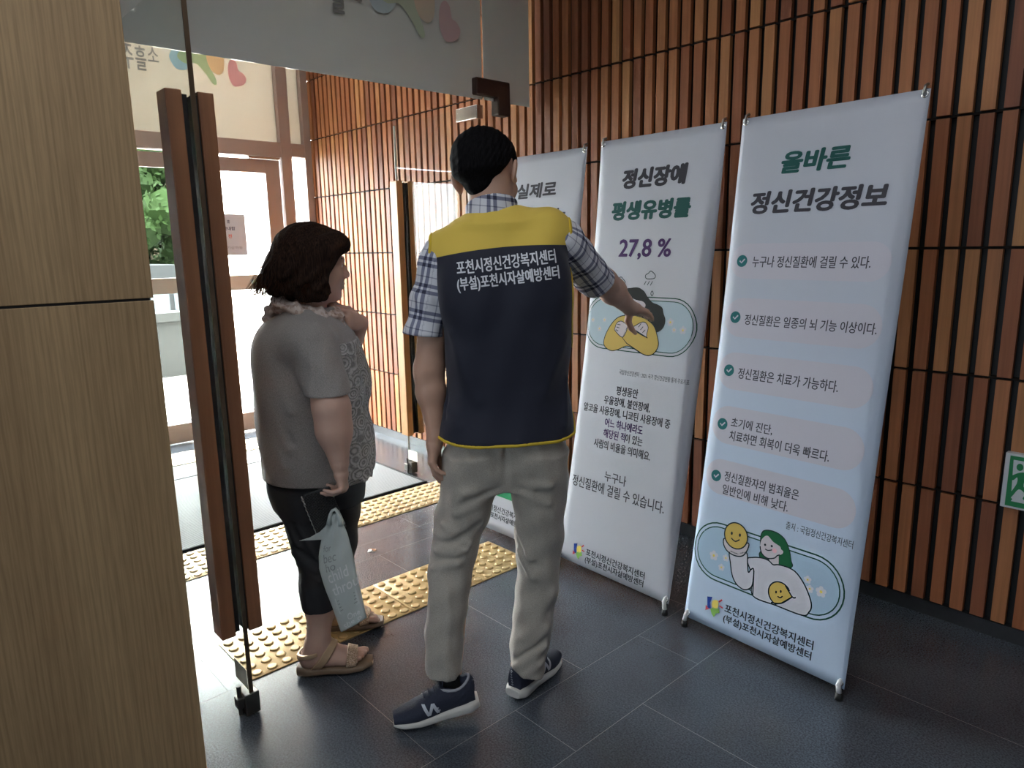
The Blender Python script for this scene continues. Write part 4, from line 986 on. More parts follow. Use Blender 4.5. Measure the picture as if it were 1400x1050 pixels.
# ------------------------------------------------------------------ the man in the vest
MBASE = (-0.06, 2.03)
def torso_m():
    T = [loft([(.80, -.020, 2.05, .155, .105), (.86, -.018, 2.052, .163, .114), (.95, -.016, 2.055, .162, .112), (1.05, -.012, 2.05, .166, .114), (1.15, -.008, 2.05, .171, .118), (1.24, -.010, 2.052, .172, .118), (1.32, -.020, 2.06, .160, .108), (1.39, -.030, 2.068, .125, .088), (1.44, -.038, 2.07, .085, .070)], p=2.6)]
    T += [rc((-.172, 2.065, 1.362), (.112, 2.065, 1.412), .062, .060), rc((-.045, 2.07, 1.452), (-.165, 2.066, 1.385), .048, .050), rc((-.045, 2.07, 1.452), (.105, 2.066, 1.432), .048, .050),
          ell((-.105, 1.985, 1.28), (.07, .05, .10)), ell((.08, 1.985, 1.30), (.07, .05, .10))]
    return T
mHR = rotm(24, -13, -8); mHC = A_([-.062, 2.122, 1.597])
mU, mN, mE, mC = head_prims(1.07)
hx = lambda L: [xform(p, mHR, mHC) for p in L]
LSH, LEL, LWR = (-.205, 2.055, 1.370), (-.240, 2.04, 1.055), (-.226, 2.005, .862)
RSH, REL, RWR = (.150, 2.065, 1.408), (.297, 2.26, 1.281), (.404, 2.42, 1.187)
lh = hand_prims(LWR, (-.14, -.10, -.98), (.95, .05, -.2), (0, 1, -.08), [(12, 22, 14), (20, 26, 16), (26, 30, 18), (34, 32, 18)], thumb=(22, 14, 12))
rd = A_(RWR)-A_(REL); rd /= np.linalg.norm(rd)
rh = hand_prims(RWR, (.60, .75, -.25), (-.25, -.22, -.92), (-.72, .66, .05), [(2, 5, 4), (5, 6, 5), (8, 9, 6), (12, 12, 8)], thumb=(62, 18, 14))
def rhand_thumb():
    """thumb hanging below the open hand"""
    p0 = A_([.408, 2.425, 1.168]); p1 = A_([.402, 2.428, 1.140]); p2 = A_([.416, 2.448, 1.112]); p3 = A_([.434, 2.462, 1.092])
    return [rc(p0, p1, .0135, .0120), rc(p1, p2, .0112, .0102), rc(p2, p3, .0100, .0070)]
v = Vol((-.37, 1.84, 0), (.62, 2.68, 1.76), .0032)
v.add(torso_m(), .05, -.012)
v.add([rc((-.105, 2.045, .82), (-.180, 2.03, .50), .075, .050), rc((-.180, 2.03, .50), (-.205, 1.945, .09), .048, .032), rc((.07, 2.05, .82), (.076, 2.06, .48), .075, .050), rc((.076, 2.06, .48), (.012, 2.045, .09), .048, .032)], .03)
v.add([rc((-.195, 1.945, .065), (-.30, 1.895, .038), .030, .022), rc((.015, 2.04, .055), (.105, 2.165, .035), .030, .022)], .02)
v.add([rc((-.046, 2.07, 1.43), (-.056, 2.095, 1.57), .062, .060, (1, 0, 0), 1.05)], .04)
v.add(hx(mU), .022); v.add(hx(mN), .008); v.add(hx(mE), .005); v.cut(hx(mC), .006)
v.add([rc(LSH, LEL, .050, .040), rc(LEL, (-.238, 2.03, .985), .041, .040), rc((-.238, 2.03, .985), LWR, .040, .0245, (0, 1, 0), 1.12), ell((-.258, 2.015, 1.04), (.020, .022, .03)),
       rc(RSH, REL, .050, .040), rc(REL, A_(REL)+rd*.07, .0405, .0405), rc(A_(REL)+rd*.07, RWR, .040, .026)], .025)
for P_, F_ in (lh, rh):
    v.add(P_, .012); v.add(F_[:12] if F_ is rh[1] else F_, .0045)
v.add(rhand_thumb(), .006)
man = make('person', v.mesh(), m_skin, None, MBASE)
tag(man, 'man from behind in navy and yellow vest and beige trousers, pointing at the middle banner', 'person')
eyes(mHR, mHC, man, MBASE)
# hair
hv = Vol((-.20, 1.96, 1.44), (.09, 2.28, 1.76), .0028)
Zh = lambda X, Y, Z: mHR[0, 2]*(X-mHC[0])+mHR[1, 2]*(Y-mHC[1])+mHR[2, 2]*(Z-mHC[2])
Yh = lambda X, Y, Z: mHR[0, 1]*(X-mHC[0])+mHR[1, 1]*(Y-mHC[1])+mHR[2, 1]*(Z-mHC[2])
Xh = lambda X, Y, Z: mHR[0, 0]*(X-mHC[0])+mHR[1, 0]*(Y-mHC[1])+mHR[2, 0]*(Z-mHC[2])
cr = [xform(ell((0, -.014, .036), (.0795, .096, .084)), mHR, mHC), xform(ell((0, -.058, -.020), (.052, .046, .060)), mHR, mHC)]
hv.add(cr, .03)
def hair_thick(X, Y, Z):
    x, y, z = Xh(X, Y, Z), Yh(X, Y, Z), Zh(X, Y, Z)
    # hairline: low at the nape, clear over the ears, up to the forehead
    line = np.interp(y, [-.12, -.085, -.050, -.030, -.012, .015, .035, .060, .10], [-.052, -.046, -.036, -.010, .030, .030, -.002, .045, .085]).astype(np.float32)
    t = np.clip((z-line)/.040, 0, 1); th = .0185*(t*t*(3-2*t))-.0035
    swirl = .0007*np.sin(95*x+38*z)*np.cos(60*y-45*z)+.0008*np.sin(310*x+120*y)+.0008*np.sin(330*y-240*z+250*x)
    return -(th+swirl*t)
hv.disp(hair_thick)
HV_, HF_ = hv.mesh(0)
hm = make('hair', (HV_, HF_), hair_mat('black_hair', (.002, .002, .0025), (.009, .008, .009)), man, MBASE)
rnd = np.random.default_rng(3)
# plaid short-sleeved shirt: collar, body under the vest, sleeves
SLL, SLR = A_((-.2535, 2.042, 1.150)), A_((.270, 2.205, 1.283)); dL = SLL-A_(LSH); dL /= np.linalg.norm(dL); dR = SLR-A_(RSH); dR /= np.linalg.norm(dR)
sv = Vol((-.37, 1.88, .92), (.40, 2.38, 1.60), .0036)
sv.add(torso_m(), .05, .004)
sv.keep(lambda X, Y, Z: .96-Z+0*X+0*Y)
sl = [rc(A_(LSH)+(.012, 0, -.004), SLL+dL*.05, .064, .0585, (0, 1, 0), 1.08), rc(A_(RSH)+(0, 0, -.004), SLR+dR*.05, .066, .0560)]
q = Vol((-.37, 1.88, .92), (.40, 2.38, 1.60), .0036); q.add(sl, .01)
q.disp(lambda X, Y, Z: .0030*np.sin(60*Z+25*X+18*Y)+.0022*np.sin(95*Y-50*Z))
q.folds([((-.30, 2.0, 1.33), (-.24, 1.985, 1.22), .012, .007), ((-.24, 1.99, 1.36), (-.20, 1.98, 1.24), .012, -.007), ((.20, 2.04, 1.42), (.25, 2.12, 1.33), .012, .006), ((.18, 2.04, 1.34), (.23, 2.13, 1.27), .012, -.006)])
hl_, hr_ = half(SLL, dL+A_([.12, 0, 0])), half(SLR, dR)
q.keep(lambda X, Y, Z: np.where(X < -.02, hl_(X, Y, Z), hr_(X, Y, Z)))
hollow = [rc(SLL+dL*.028, SLL+dL*.08, .051, .051, (0, 1, 0), 1.08), rc(SLR+dR*.026, SLR+dR*.08, .0485, .0485)]
q.cut(hollow, .004); sv.f = np.minimum(sv.f, q.f)
sv.cut([rc((-.046, 2.07, 1.42), (-.052, 2.09, 1.60), .060)], .004)
shV, shF = sv.mesh()
def sleeve_uv(V):
    out = np.stack([V[:, 0], V[:, 2], V[:, 1]], 1)
    for msk, o, d, sx in ((V[:, 0] < -.185, A_(LSH), dL, 1), (V[:, 0] > .150, A_(RSH), dR, 1)):
        r_ = V[msk]-o; t = r_@d; rad = r_-t[:, None]*d; e1 = np.cross(d, [0, -1., 0]); e1 /= np.linalg.norm(e1); e2 = np.cross(d, e1)
        out[msk] = np.stack([np.arctan2(rad@e1, rad@e2)*.060, t, 0*t], 1)
    return out
shirt_o = make('shirt', (shV, shF), plaid(), man, MBASE, cloth=sleeve_uv)
cv = Vol((-.17, 1.94, 1.42), (.09, 2.24, 1.60), .0026)
cax = A_([-.048, 2.078, 1.50]); cvn = A_([-.055, -.36, 1.0])
cv.add([rc((-.046, 2.07, 1.43), (-.053, 2.092, 1.60), .073, .068, (1, 0, 0), 1.06)], .01); cv.cut([rc((-.046, 2.07, 1.40), (-.053, 2.092, 1.62), .0645, .0615, (1, 0, 0), 1.06)], .003)
top, bot = half((-.045, 2.01, 1.545), (-.10, .42, 1.0)), half((-.045, 2.01, 1.47), (.08, -.2, -1.0))
cv.keep(lambda X, Y, Z: np.maximum(top(X, Y, Z), bot(X, Y, Z))); cv.disp(lambda X, Y, Z: np.where((Y > 2.13) & (np.abs(X+.03) < .02), .02, 0)+0*Z)
make('collar', cv.mesh(), bpy.data.materials['plaid_shirt_cotton'], shirt_o, MBASE, cloth=lambda V: np.stack([np.arctan2(V[:, 0]+.048, -(V[:, 1]-2.078))*.068+.017, V[:, 2]*1.0+.032+.12*(V[:, 0]+.05), V[:, 1]], 1))
# vest
def vest_vol(grow):
    u = Vol((-.27, 1.86, .82), (.23, 2.26, 1.56), .0036); u.add(torso_m(), .05, grow)
    u.disp(lambda X, Y, Z: -.026*np.clip((1.02-Z)/.16, 0, 1)**1.5+0*X+0*Y)
    u.disp(lambda X, Y, Z: .0022*np.sin(30*Z+14*X)*np.clip((1.25-Z)*4, 0, 1)+.0016*np.sin(55*X-18*Z))
    u.folds([((-.17, 1.95, 1.16), (-.10, 1.925, .98), .022, .006), ((.16, 1.95, 1.15), (.10, 1.925, 1.00), .022, .006), ((-.19, 2.0, .95), (-.15, 1.94, .90), .014, .007), ((-.19, 2.02, 1.04), (-.185, 1.98, .92), .010, -.006), ((.165, 1.99, 1.02), (.15, 1.95, .90), .014, .006)])
    return u
armL = rc((-.262, 2.04, 1.40), (-.247, 2.04, 1.17), .045, .040, (0, 1, 0), 1.6); armR = rc((.205, 2.06, 1.46), (.212, 2.06, 1.19), .036, .036, (0, 1, 0), 1.7)
pL, pR = half((-.226, 2.0, 1.37), (-1, 0, .06)), half((.172, 2.0, 1.41), (1, 0, .02))
def hem(X, Y, Z): return (.853+.16*np.clip(np.abs(X+.018)-.140, 0, 1)+.003*np.sin(14*X))-Z+0*Y
neck_c = rc((-.046, 2.075, 1.40), (-.054, 2.10, 1.62), .078, .074, (1, 0, 0), 1.04)
def openings(X, Y, Z): return np.minimum.reduce([armL.fn(X, Y, Z), armR.fn(X, Y, Z), -pL(X, Y, Z)+0*Y, -pR(X, Y, Z)+0*Y])
vv = vest_vol(.0145)
vv.keep(hem); vv.keep(lambda X, Y, Z: -openings(X, Y, Z)); vv.cut(neck_c, .004)
def vest_mat():
    m, n, l, b = new_mat('navy_vest_with_yellow_yoke'); sp = cloth_uv(n, l)
    # yoke seam: higher towards the raised right shoulder, gently arched
    ln = mth(n, l, 'ADD', mth(n, l, 'MULTIPLY', sp.outputs['X'], 0.075), 1.398)
    x2 = mth(n, l, 'MULTIPLY', mth(n, l, 'ADD', sp.outputs['X'], .02), mth(n, l, 'ADD', sp.outputs['X'], .02))
    ln = mth(n, l, 'SUBTRACT', ln, mth(n, l, 'MULTIPLY', x2, 0.35))
    up_ = mth(n, l, 'GREATER_THAN', sp.outputs['Y'], ln)
    mx = n.new('ShaderNodeMix'); mx.data_type = 'RGBA'; mx.inputs['A'].default_value = (.007, .009, .024, 1); mx.inputs['B'].default_value = (.70, .50, .075, 1)
    l.new(up_, mx.inputs['Factor']); l.new(mx.outputs['Result'], b.inputs['Base Color']); b.inputs['Roughness'].default_value = .75; b.inputs['Sheen Weight'].default_value = .15
    tc = n.new('ShaderNodeTexCoord'); wv = n.new('ShaderNodeTexNoise'); wv.inputs['Scale'].default_value = 700; l.new(tc.outputs['Object'], wv.inputs['Vector'])
    bp = n.new('ShaderNodeBump'); bp.inputs['Strength'].default_value = .15; bp.inputs['Distance'].default_value = .002; l.new(wv.outputs['Fac'], bp.inputs['Height']); l.new(bp.outputs['Normal'], b.inputs['Normal'])
    return m
vV, vF = vv.mesh()
vest = make('vest', (vV, vF), vest_mat(), man, MBASE, cloth=lambda V: np.stack([V[:, 0], V[:, 2], V[:, 1]], 1))
pv = vest_vol(.0175); pv.f = pv.f.astype(np.float32)
pv.keep(lambda X, Y, Z: np.minimum(np.abs(hem(X, Y, Z)-.0)-.0050, np.abs(openings(X, Y, Z))-.0050), .002)
pv.keep(lambda X, Y, Z: hem(X, Y, Z)-.006, .001); pv.keep(lambda X, Y, Z: -openings(X, Y, Z)-.006, .001); pv.cut(neck_c, .004)
inner = vest_vol(.010); pv.f = np.maximum(pv.f, -inner.f)
m_pip = mat('yellow_piping', (.66, .46, .035), .7)
for sel in (lambda X, Y, Z: Z-.98+0*X+0*Y, lambda X, Y, Z: np.maximum(.98-Z, X+.02)+0*Y, lambda X, Y, Z: np.maximum(.98-Z, -.02-X)+0*Y):
    w_ = Vol((-.27, 1.86, .82), (.23, 2.26, 1.56), .0036); w_.f = np.maximum(pv.f, sel(*pv.G())).astype(np.float32); make('piping', w_.mesh(), m_pip, vest, MBASE)
bvh = BVHTree.FromPolygons([tuple(p) for p in vV], [tuple(map(int, f)) for f in vF])
def on_vest(u, w_, k):
    # (u, w_) on the back, tilted with the shoulders
    x = u*math.cos(.105)-w_*math.sin(.105)-.008; z = u*math.sin(.105)+w_*math.cos(.105)+1.330
    h_ = bvh.ray_cast(Vector((x, 1.6, z)), Vector((0, 1, 0))); y = h_[0].y if h_[0] else 1.93
    return (x, y-.0012-.0003*k, z)
A = Art(on_vest)
A.text('포천시정신건강복지센터', -.134, .008, .136, .046, 0, .020); A.text('(부설)포천시자살예방센터', -.138, -.040, .140, .002, 0, .020)
A.mb.v = [(x-MBASE[0], y-MBASE[1], z) for x, y, z in A.mb.v]; A.mb.build('lettering', mat('white_print', (.74, .75, .80), .7), vest)
# trousers
tv = Vol((-.32, 1.85, .06), (.22, 2.22, .97), .0036)
tv.add([loft([(.70, -.025, 2.05, .15, .10), (.76, -.022, 2.05, .176, .116), (.82, -.020, 2.05, .180, .122), (.88, -.018, 2.05, .172, .120), (.95, -.016, 2.055, .160, .112)], p=2.5), ell((-.105, 1.992, .790), (.082, .060, .075)), ell((.068, 1.992, .790), (.082, .060, .075))], .03)
tv.keep(lambda X, Y, Z: Z-.90+0*X+0*Y)
tv.add([loft([(.14, -.225, 1.945, .0555, .062), (.20, -.220, 1.95, .0570, .064), (.297, -.213, 1.965, .0585, .070), (.38, -.2015, 1.985, .0640, .077), (.48, -.189, 2.015, .0700, .083), (.55, -.170, 2.03, .0775, .092), (.63, -.150, 2.04, .0850, .104), (.72, -.124, 2.045, .0930, .116), (.80, -.110, 2.045, .0950, .122)], p=2.2)], .03)
tv.add([loft([(.07, .032, 2.03, .0560, .063), (.15, .038, 2.035, .0600, .067), (.247, .052, 2.045, .0645, .072), (.385, .071, 2.06, .0660, .080), (.50, .075, 2.06, .0730, .092), (.61, .077, 2.055, .0805, .104), (.72, .073, 2.05, .0920, .116), (.80, .072, 2.05, .0950, .122)], p=2.2)], .022)
tv.disp(lambda X, Y, Z: .0022*np.sin(34*Z+40*X)+.0016*np.sin(70*Z-35*X+30*Y)+.0012*np.sin(120*X+25*Z))
FOLD = [((-.255, 1.985, .575), (-.13, 1.945, .545), .010, .009), ((-.245, 1.96, .615), (-.17, 1.94, .585), .010, .007), ((-.262, 1.965, .515), (-.14, 1.935, .530), .010, .009), ((-.255, 1.95, .470), (-.165, 1.93, .490), .011, .008),
        ((-.10, 1.95, .60), (-.19, 1.94, .55), .012, -.008), ((-.25, 1.96, .545), (-.17, 1.94, .555), .009, -.008), ((-.25, 1.95, .495), (-.16, 1.935, .505), .009, -.007),
        ((-.035, 1.965, .735), (-.14, 1.925, .705), .012, .008), ((-.03, 1.96, .705), (-.17, 1.935, .640), .013, .008), ((-.05, 1.955, .72), (-.15, 1.93, .672), .011, -.007), ((-.005, 1.965, .735), (.12, 1.925, .720), .012, .008), ((-.005, 1.97, .70), (.10, 1.945, .665), .013, .007), ((.0, 1.965, .718), (.11, 1.935, .694), .010, -.007),
        ((-.021, 1.94, .85), (-.021, 1.93, .73), .010, -.010), ((-.195, 1.905, .43), (-.205, 1.885, .15), .012, .004), ((-.245, 1.93, .36), (-.262, 1.92, .16), .012, .005), ((-.20, 1.90, .22), (-.18, 1.89, .14), .010, .006),
        ((.005, 2.01, .58), (.045, 1.975, .48), .012, .010), ((.003, 2.0, .50), (.05, 1.975, .42), .012, .009), ((.005, 2.005, .535), (.06, 1.97, .455), .010, -.008), ((.115, 1.995, .36), (.02, 1.975, .22), .016, .006), ((.095, 1.985, .25), (-.005, 1.985, .165), .013, .010), ((.09, 1.98, .19), (-.012, 1.98, .125), .012, .011), ((.09, 1.98, .215), (-.01, 1.98, .145), .010, -.008), ((.085, 1.985, .14), (.02, 1.97, .10), .011, .009)]
tv.folds(FOLD)
tv.keep(lambda X, Y, Z: np.where(X < -.11, half((-.225, 1.945, .145), (0, .12, -1))(X, Y, Z), half((.03, 1.98, .092), (-.35, .30, -1))(X, Y, Z)))
tv.cut([rc((-.222, 1.946, .06), (-.222, 1.946, .17), .050), rc((.033, 2.03, .0), (.034, 2.03, .13), .050)], .004)
trousers = make('trousers', tv.mesh(), knit('beige_cotton_twill', (.40, .365, .315), 1200), man, MBASE)
# socks and trainers
m_sock = mat('black_sock', (.008, .008, .009), .9)
for a, b in (((-.205, 1.938, .07), (-.218, 1.945, .22)), ((.015, 2.045, .06), (.03, 2.04, .20))):
    sk = Vol((-.29, 1.88, .03), (.10, 2.12, .26), .004); sk.add([rc(a, b, .036, .038)], .005); make('sock', sk.mesh(), m_sock, man, MBASE)
m_up = mat('navy_knit_upper', (.020, .025, .046), .8, noise=.3, nscale=260, bump=.25); m_sole = mat('white_foam_sole', (.62, .60, .56), .6, noise=.06, nscale=30); m_lin = mat('grey_lining', (.33, .34, .38), .85); m_mark = mat('silver_mark', (.55, .58, .64), .4)
def sneaker(org, d, pitch, lat):
    d = A_([*d, 0.0]); d /= np.linalg.norm(d); p = math.radians(pitch); z = A_([0, 0, 1.0]); R = np.stack([A_([d[1], -d[0], 0]), d*math.cos(p)-z*math.sin(p), d*math.sin(p)+z*math.cos(p)], 1); O = A_(org)
    tow = lambda q: O+R@A_(q)
    up = Vol((-.07, -.03, -.01), (.07, .28, .14), .0022)
    up.add([loft([(.004, 0, .052, .024, .034), (.03, 0, .060, .033, .050), (.06, 0, .060, .0335, .050), (.10, 0, .053, .0345, .044), (.14, 0, .044, .040, .036), (.18, .002, .036, .0435, .029), (.215, .003, .031, .038, .022), (.250, .002, .030, .026, .015)], axis=1, p=2.2), rc((0, .085, .085), (0, .15, .055), .020, .018), ell((0, .012, .085), (.020, .012, .026))], .015)
    up.cut([ell((0, .058, .122), (.0265, .052, .046)), rc((0, .055, .06), (0, .055, .14), .024)], .006)
    up.keep(lambda X, Y, Z: .012-Z+0*X+0*Y)
    up.folds([((.045*sx, .10, .030), (.036*sx, .03, .075), .004, .0025) for sx in (-1, 1)]+[((.043*sx, .09, .022), (.036*sx, .02, .060), .004, .0025) for sx in (-1, 1)])
    V, F = up.mesh(); bv = BVHTree.FromPolygons([tuple(a) for a in V], [tuple(map(int, f)) for f in F]); so_ = make('sneaker', (V@R.T+O, F), m_up, man, MBASE)
    so2 = Vol((-.07, -.03, -.01), (.07, .29, .07), .0022)
    so2.add([loft([(-.006, 0, .022, .026, .014), (.02, 0, .020, .041, .020), (.09, 0, .017, .039, .0165), (.17, .002, .014, .0475, .0135), (.225, .003, .015, .040, .011), (.252, .002, .018, .022, .007)], axis=1, p=3.2)], .01)
    so2.folds([((sx*.041, y0, .010), (sx*.044, y0+.06, .026), .0025, -.0018) for sx in (-1, 1) for y0 in (.02, .045, .07, .095)])
    V2, F2 = so2.mesh(); make('sole', (V2@R.T+O, F2), m_sole, so_, MBASE)
    hb = MB(); hb.lathe([(.001, 0), (.020, 0), (.022, .004), (.020, .006), (.001, .006)], (0, .026, -.003), 'Z'); hb.v = [tuple(tow((a*1.1, (b-.026)*1.3+.030, c_))) for a, b, c_ in hb.v]; _shift(hb, 'heel_pad', m_rubber, so_, MBASE, True)
    ring = MB(); pts = []
    for k in range(25):
        a = 2*math.pi*k/24; y_ = .058+.047*math.cos(a); x_ = .0285*math.sin(a); zt = .088+.020*max(0, -math.cos(a))**2+.006*max(0, math.cos(a)); pts.append(tow((x_, y_, zt)))
    ring.tube(pts, .0045, 8); _shift(ring, 'collar_lining', m_lin, so_, MBASE, True)
    lc = MB()
    for k, y_ in enumerate((.100, .117, .134, .150)):
        zt = .112-.36*(y_-.085)+.001; w_ = .017
        lc.tube([tow((-w_, y_, zt-.006)), tow((0, y_+.002, zt)), tow((w_, y_, zt-.006))], .0022, 6)
    lc.tube([tow((0, .098, .112)), tow((-.018, .090, .118)), tow((-.026, .094, .110))], .0018, 6); lc.tube([tow((0, .098, .112)), tow((.018, .090, .118)), tow((.024, .096, .108))], .0018, 6)
    _shift(lc, 'laces', mat('navy_lace', (.02, .025, .05), .8), so_, MBASE, True)
    def quadgrid(A_2, L, n=5):
        a, b, c_, d_ = [Vector((*p_, 0)) for p_ in L]
        P2 = [[a.lerp(b, i/n).lerp(d_.lerp(c_, i/n), j/n) for i in range(n+1)] for j in range(n+1)]
        for j in range(n):
            for i in range(n): A_2.poly([(p_.x, p_.y) for p_ in (P2[j][i], P2[j][i+1], P2[j+1][i+1], P2[j+1][i])], 0)
    def side(sx):
        def fn(u, w_, k):
            h_ = bv.ray_cast(Vector((sx*.12, u, w_)), Vector((-sx, 0, 0))); x = h_[0].x if h_[0] else sx*.04
            return tuple(tow((x+sx*.0016, u, w_)))
        return fn
    for sx in (-1, 1):
        A = Art(side(sx)); q = lambda L: [(.112+.0014*a+.0004*b, .036+.00125*b) for a, b in L]
        for L in ([(0, 0), (7, 0), (9, 26), (2, 26)], [(20, 0), (27, 0), (29, 26), (22, 26)], [(2, 26), (9, 26), (27, 0), (20, 0)], [(-3, 5), (0, 5), (1, 8), (-2.5, 8)], [(-2, 12), (1, 12), (2, 15), (-1.5, 15)]): quadgrid(A, q(L))
        A.mb.v = [(x-MBASE[0], y-MBASE[1], z) for x, y, z in A.mb.v]; A.mb.build('side_mark', m_mark, so_)
    hk = Art(lambda u, w_, k: tuple(tow((u, (lambda h_: h_[0].y if h_[0] else 0)(bv.ray_cast(Vector((u, -.1, w_)), Vector((0, 1, 0))))-.0012, w_))))
    for k in range(6): hk.ring((.006*lat, .046+.0095*k), .0026, .0012, 0, seg=10)
    hk.mb.v = [(x-MBASE[0], y-MBASE[1], z) for x, y, z in hk.mb.v]; hk.mb.build('heel_print', m_mark, so_)
    return so_
sneaker((-.122, 1.922, .034), (-.955, -.20), 7, 1)
sneaker((-.012, 1.995, .003), (.57, .82), 0, -1)
# ------------------------------------------------------------------ the woman with the bag
WB = (-.66, 2.30); FW = (.985, .17)
def torso_w():
    return [loft([(.56, -.672, 2.325, .158, .160), (.64, -.668, 2.325, .166, .166), (.75, -.668, 2.325, .170, .168), (.85, -.675, 2.325, .166, .164), (.95, -.682, 2.325, .159, .160), (1.03, -.688, 2.33, .148, .160), (1.10, -.678, 2.33, .135, .155), (1.15, -.672, 2.33, .105, .130), (1.19, -.668, 2.33, .075, .085)], fwd=FW, p=2.3),
            rc((-.640, 2.205, 1.108), (-.625, 2.465, 1.108), .060), ell((-.752, 2.33, 1.075), (.080, .125, .095)), ell((-.560, 2.27, .955), (.048, .06, .075)), ell((-.550, 2.40, .955), (.048, .06, .075)), ell((-.57, 2.34, .74), (.070, .12, .10)), ell((-.588, 2.33, 1.055), (.062, .12, .060)),
            rc((-.668, 2.33, 1.15), (-.650, 2.215, 1.115), .05), rc((-.668, 2.33, 1.15), (-.640, 2.455, 1.115), .05)]
wHR = rotm(63, -4, 3); wHC = A_([-.638, 2.337, 1.345])
wx = lambda L: [xform(p, wHR, wHC) for p in L]
wSH, wEL, wWR = A_((-.610, 2.185, 1.105)), A_((-.556, 2.125, .895)), A_((-.540, 2.115, .735))
fSH, fEL, fWR = A_((-.610, 2.47, 1.10)), A_((-.625, 2.560, .950)), A_((-.522, 2.447, 1.142))
rhw = hand_prims(wWR, (.10, 0, -1), (-1, 0, -.1), (0, 1, 0), [(70, 42, 12), (66, 42, 12), (74, 22, 10), (80, 26, 12)], thumb=(30, 30, 10), s=.93, offs=(.036, .021, -.020, -.037))
lhw = hand_prims(fWR, (-.30, -.93, .22), (-1, .25, .05), (.05, .2, .97), [(62, 68, 35), (64, 72, 38), (66, 74, 40), (70, 76, 40)], thumb=(30, 40, 20), s=.93)
def foot_frame(org, d):
    d = A_([*d, 0.]); d /= np.linalg.norm(d); return np.stack([A_([d[1], -d[0], 0]), d, A_([0, 0, 1.])], 1), A_(org)
def foot_prims(med):
    P = [rc((0, .030, .058), (0, .050, .065), .029, .031), rc((0, .028, .048), (0, .10, .050), .026, .026), rc((0, .055, .095), (0, .150, .055), .033, .022), rc((-.022, .150, .046), (.022, .145, .046), .0185), ell((0, .11, .05), (.036, .06, .024))]
    T = []
    for k in range(5):
        x = med*(.032-.0155*k); r_ = (.0115, .0088, .0083, .0078, .0075)[k]; y1 = (.218, .215, .208, .199, .187)[k]
        T.append(rc((x*.9, .158, .045), (x*1.05, y1-.012, .041), r_*1.05, r_)); T.append(rc((x*1.05, y1-.012, .041), (x*1.05, y1-.004, .040), r_))
    return P, T
RN, ON = foot_frame((-.724, 2.148, 0), FW); RF, OF = foot_frame((-.735, 2.425, 0), (.99, .12))
v = Vol((-.88, 2.04, 0), (-.43, 2.60, 1.50), .0030)
v.add(torso_w(), .05, -.014)
v.add([rc((-.672, 2.25, .60), (-.655, 2.19, .33), .078, .048), rc((-.655, 2.19, .33), (-.648, 2.168, .235), .049, .0475), rc((-.648, 2.168, .235), (-.662, 2.158, .11), .0475, .0355), rc((-.662, 2.158, .11), (-.675, 2.156, .075), .0345, .034),
       rc((-.640, 2.40, .60), (-.655, 2.42, .33), .078, .048), rc((-.655, 2.42, .33), (-.650, 2.43, .235), .049, .0475), rc((-.650, 2.43, .235), (-.672, 2.430, .11), .0465, .035), rc((-.672, 2.430, .11), (-.685, 2.431, .075), .034, .034)], .025)
for med, R_, O_ in ((-1, RN, ON), (1, RF, OF)):
    P_, T_ = foot_prims(med); v.add([xform(p, R_, O_) for p in P_], .020); v.add([xform(p, R_, O_) for p in T_], .004)
v.add([rc((-.668, 2.33, 1.14), (-.650, 2.335, 1.29), .055, .052)], .03)
hu, hn, he, hcut = head_prims(.98)
v.add(wx(hu), .022); v.add(wx(hn), .008); v.add(wx(he), .005); v.cut(wx(hcut), .006)
v.add([rc(wSH, wEL+(0, 0, .02), .050, .0525), rc(wEL+(0, 0, .02), wEL+(.004, -.002, -.05), .0535, .0515), rc(wEL+(.004, -.002, -.05), wWR+(0, 0, .01), .0515, .0300), rc(fSH, fEL, .054, .048), rc(fEL, fWR, .046, .029)], .03)
for P_, F_ in (rhw, lhw): v.add(P_, .011); v.add(F_, .004)
woman = make('person', v.mesh(), m_skinw, None, WB)
woman.location.z = 0.005
tag(woman, 'short woman in grey top and black cropped trousers holding a wallet and plastic bag', 'person')
eyes(wHR, wHC, woman, WB, .98)
nl = MB()
for (p, d, n_) in rhw[1] and []: pass
# hair: wavy bob plus loose strands
m_hw = hair_mat('dark_brown_wavy_hair', (.010, .006, .005), (.045, .024, .016), (700, 700, 60))
hv = Vol((-.83, 2.17, 1.18), (-.46, 2.50, 1.52), .003)
hv.add([xform(ell((0, -.014, .036), (.096, .118, .100)), wHR, wHC), ell((-.704, 2.318, 1.325), (.076, .112, .080)), ell((-.722, 2.320, 1.288), (.062, .100, .050)), ell((-.742, 2.318, 1.318), (.050, .092, .058)), ell((-.640, 2.246, 1.325), (.070, .034, .085)), ell((-.625, 2.250, 1.275), (.055, .028, .045)), ell((-.668, 2.428, 1.310), (.075, .034, .085)),
        ell((-.562, 2.335, 1.410), (.044, .075, .036)), ell((-.590, 2.262, 1.385), (.040, .030, .045))], .03)
hv.disp(lambda X, Y, Z: (.0035*np.sin(70*X+60*Y+5*np.sin(22*Z))*np.clip((1.40-Z)*9, .08, 1)+.0016*np.sin(170*X-120*Y+4*np.sin(40*Z))+.0030*np.sin(48*Z+30*X+6*np.sin(30*Y))*np.clip((1.36-Z)*9, 0, 1)))
hv.cut([xform(ell((0, .125, -.050), (.074, .072, .100)), wHR, wHC), xform(ell((.045, .095, -.02), (.040, .055, .075)), wHR, wHC)], .012)
hv.cut([rc((-.66, 2.335, 1.10), (-.65, 2.335, 1.24), .062)], .01)
hw = make('hair', hv.mesh(), m_hw, woman, WB)
rnd = np.random.default_rng(11); st = MB()
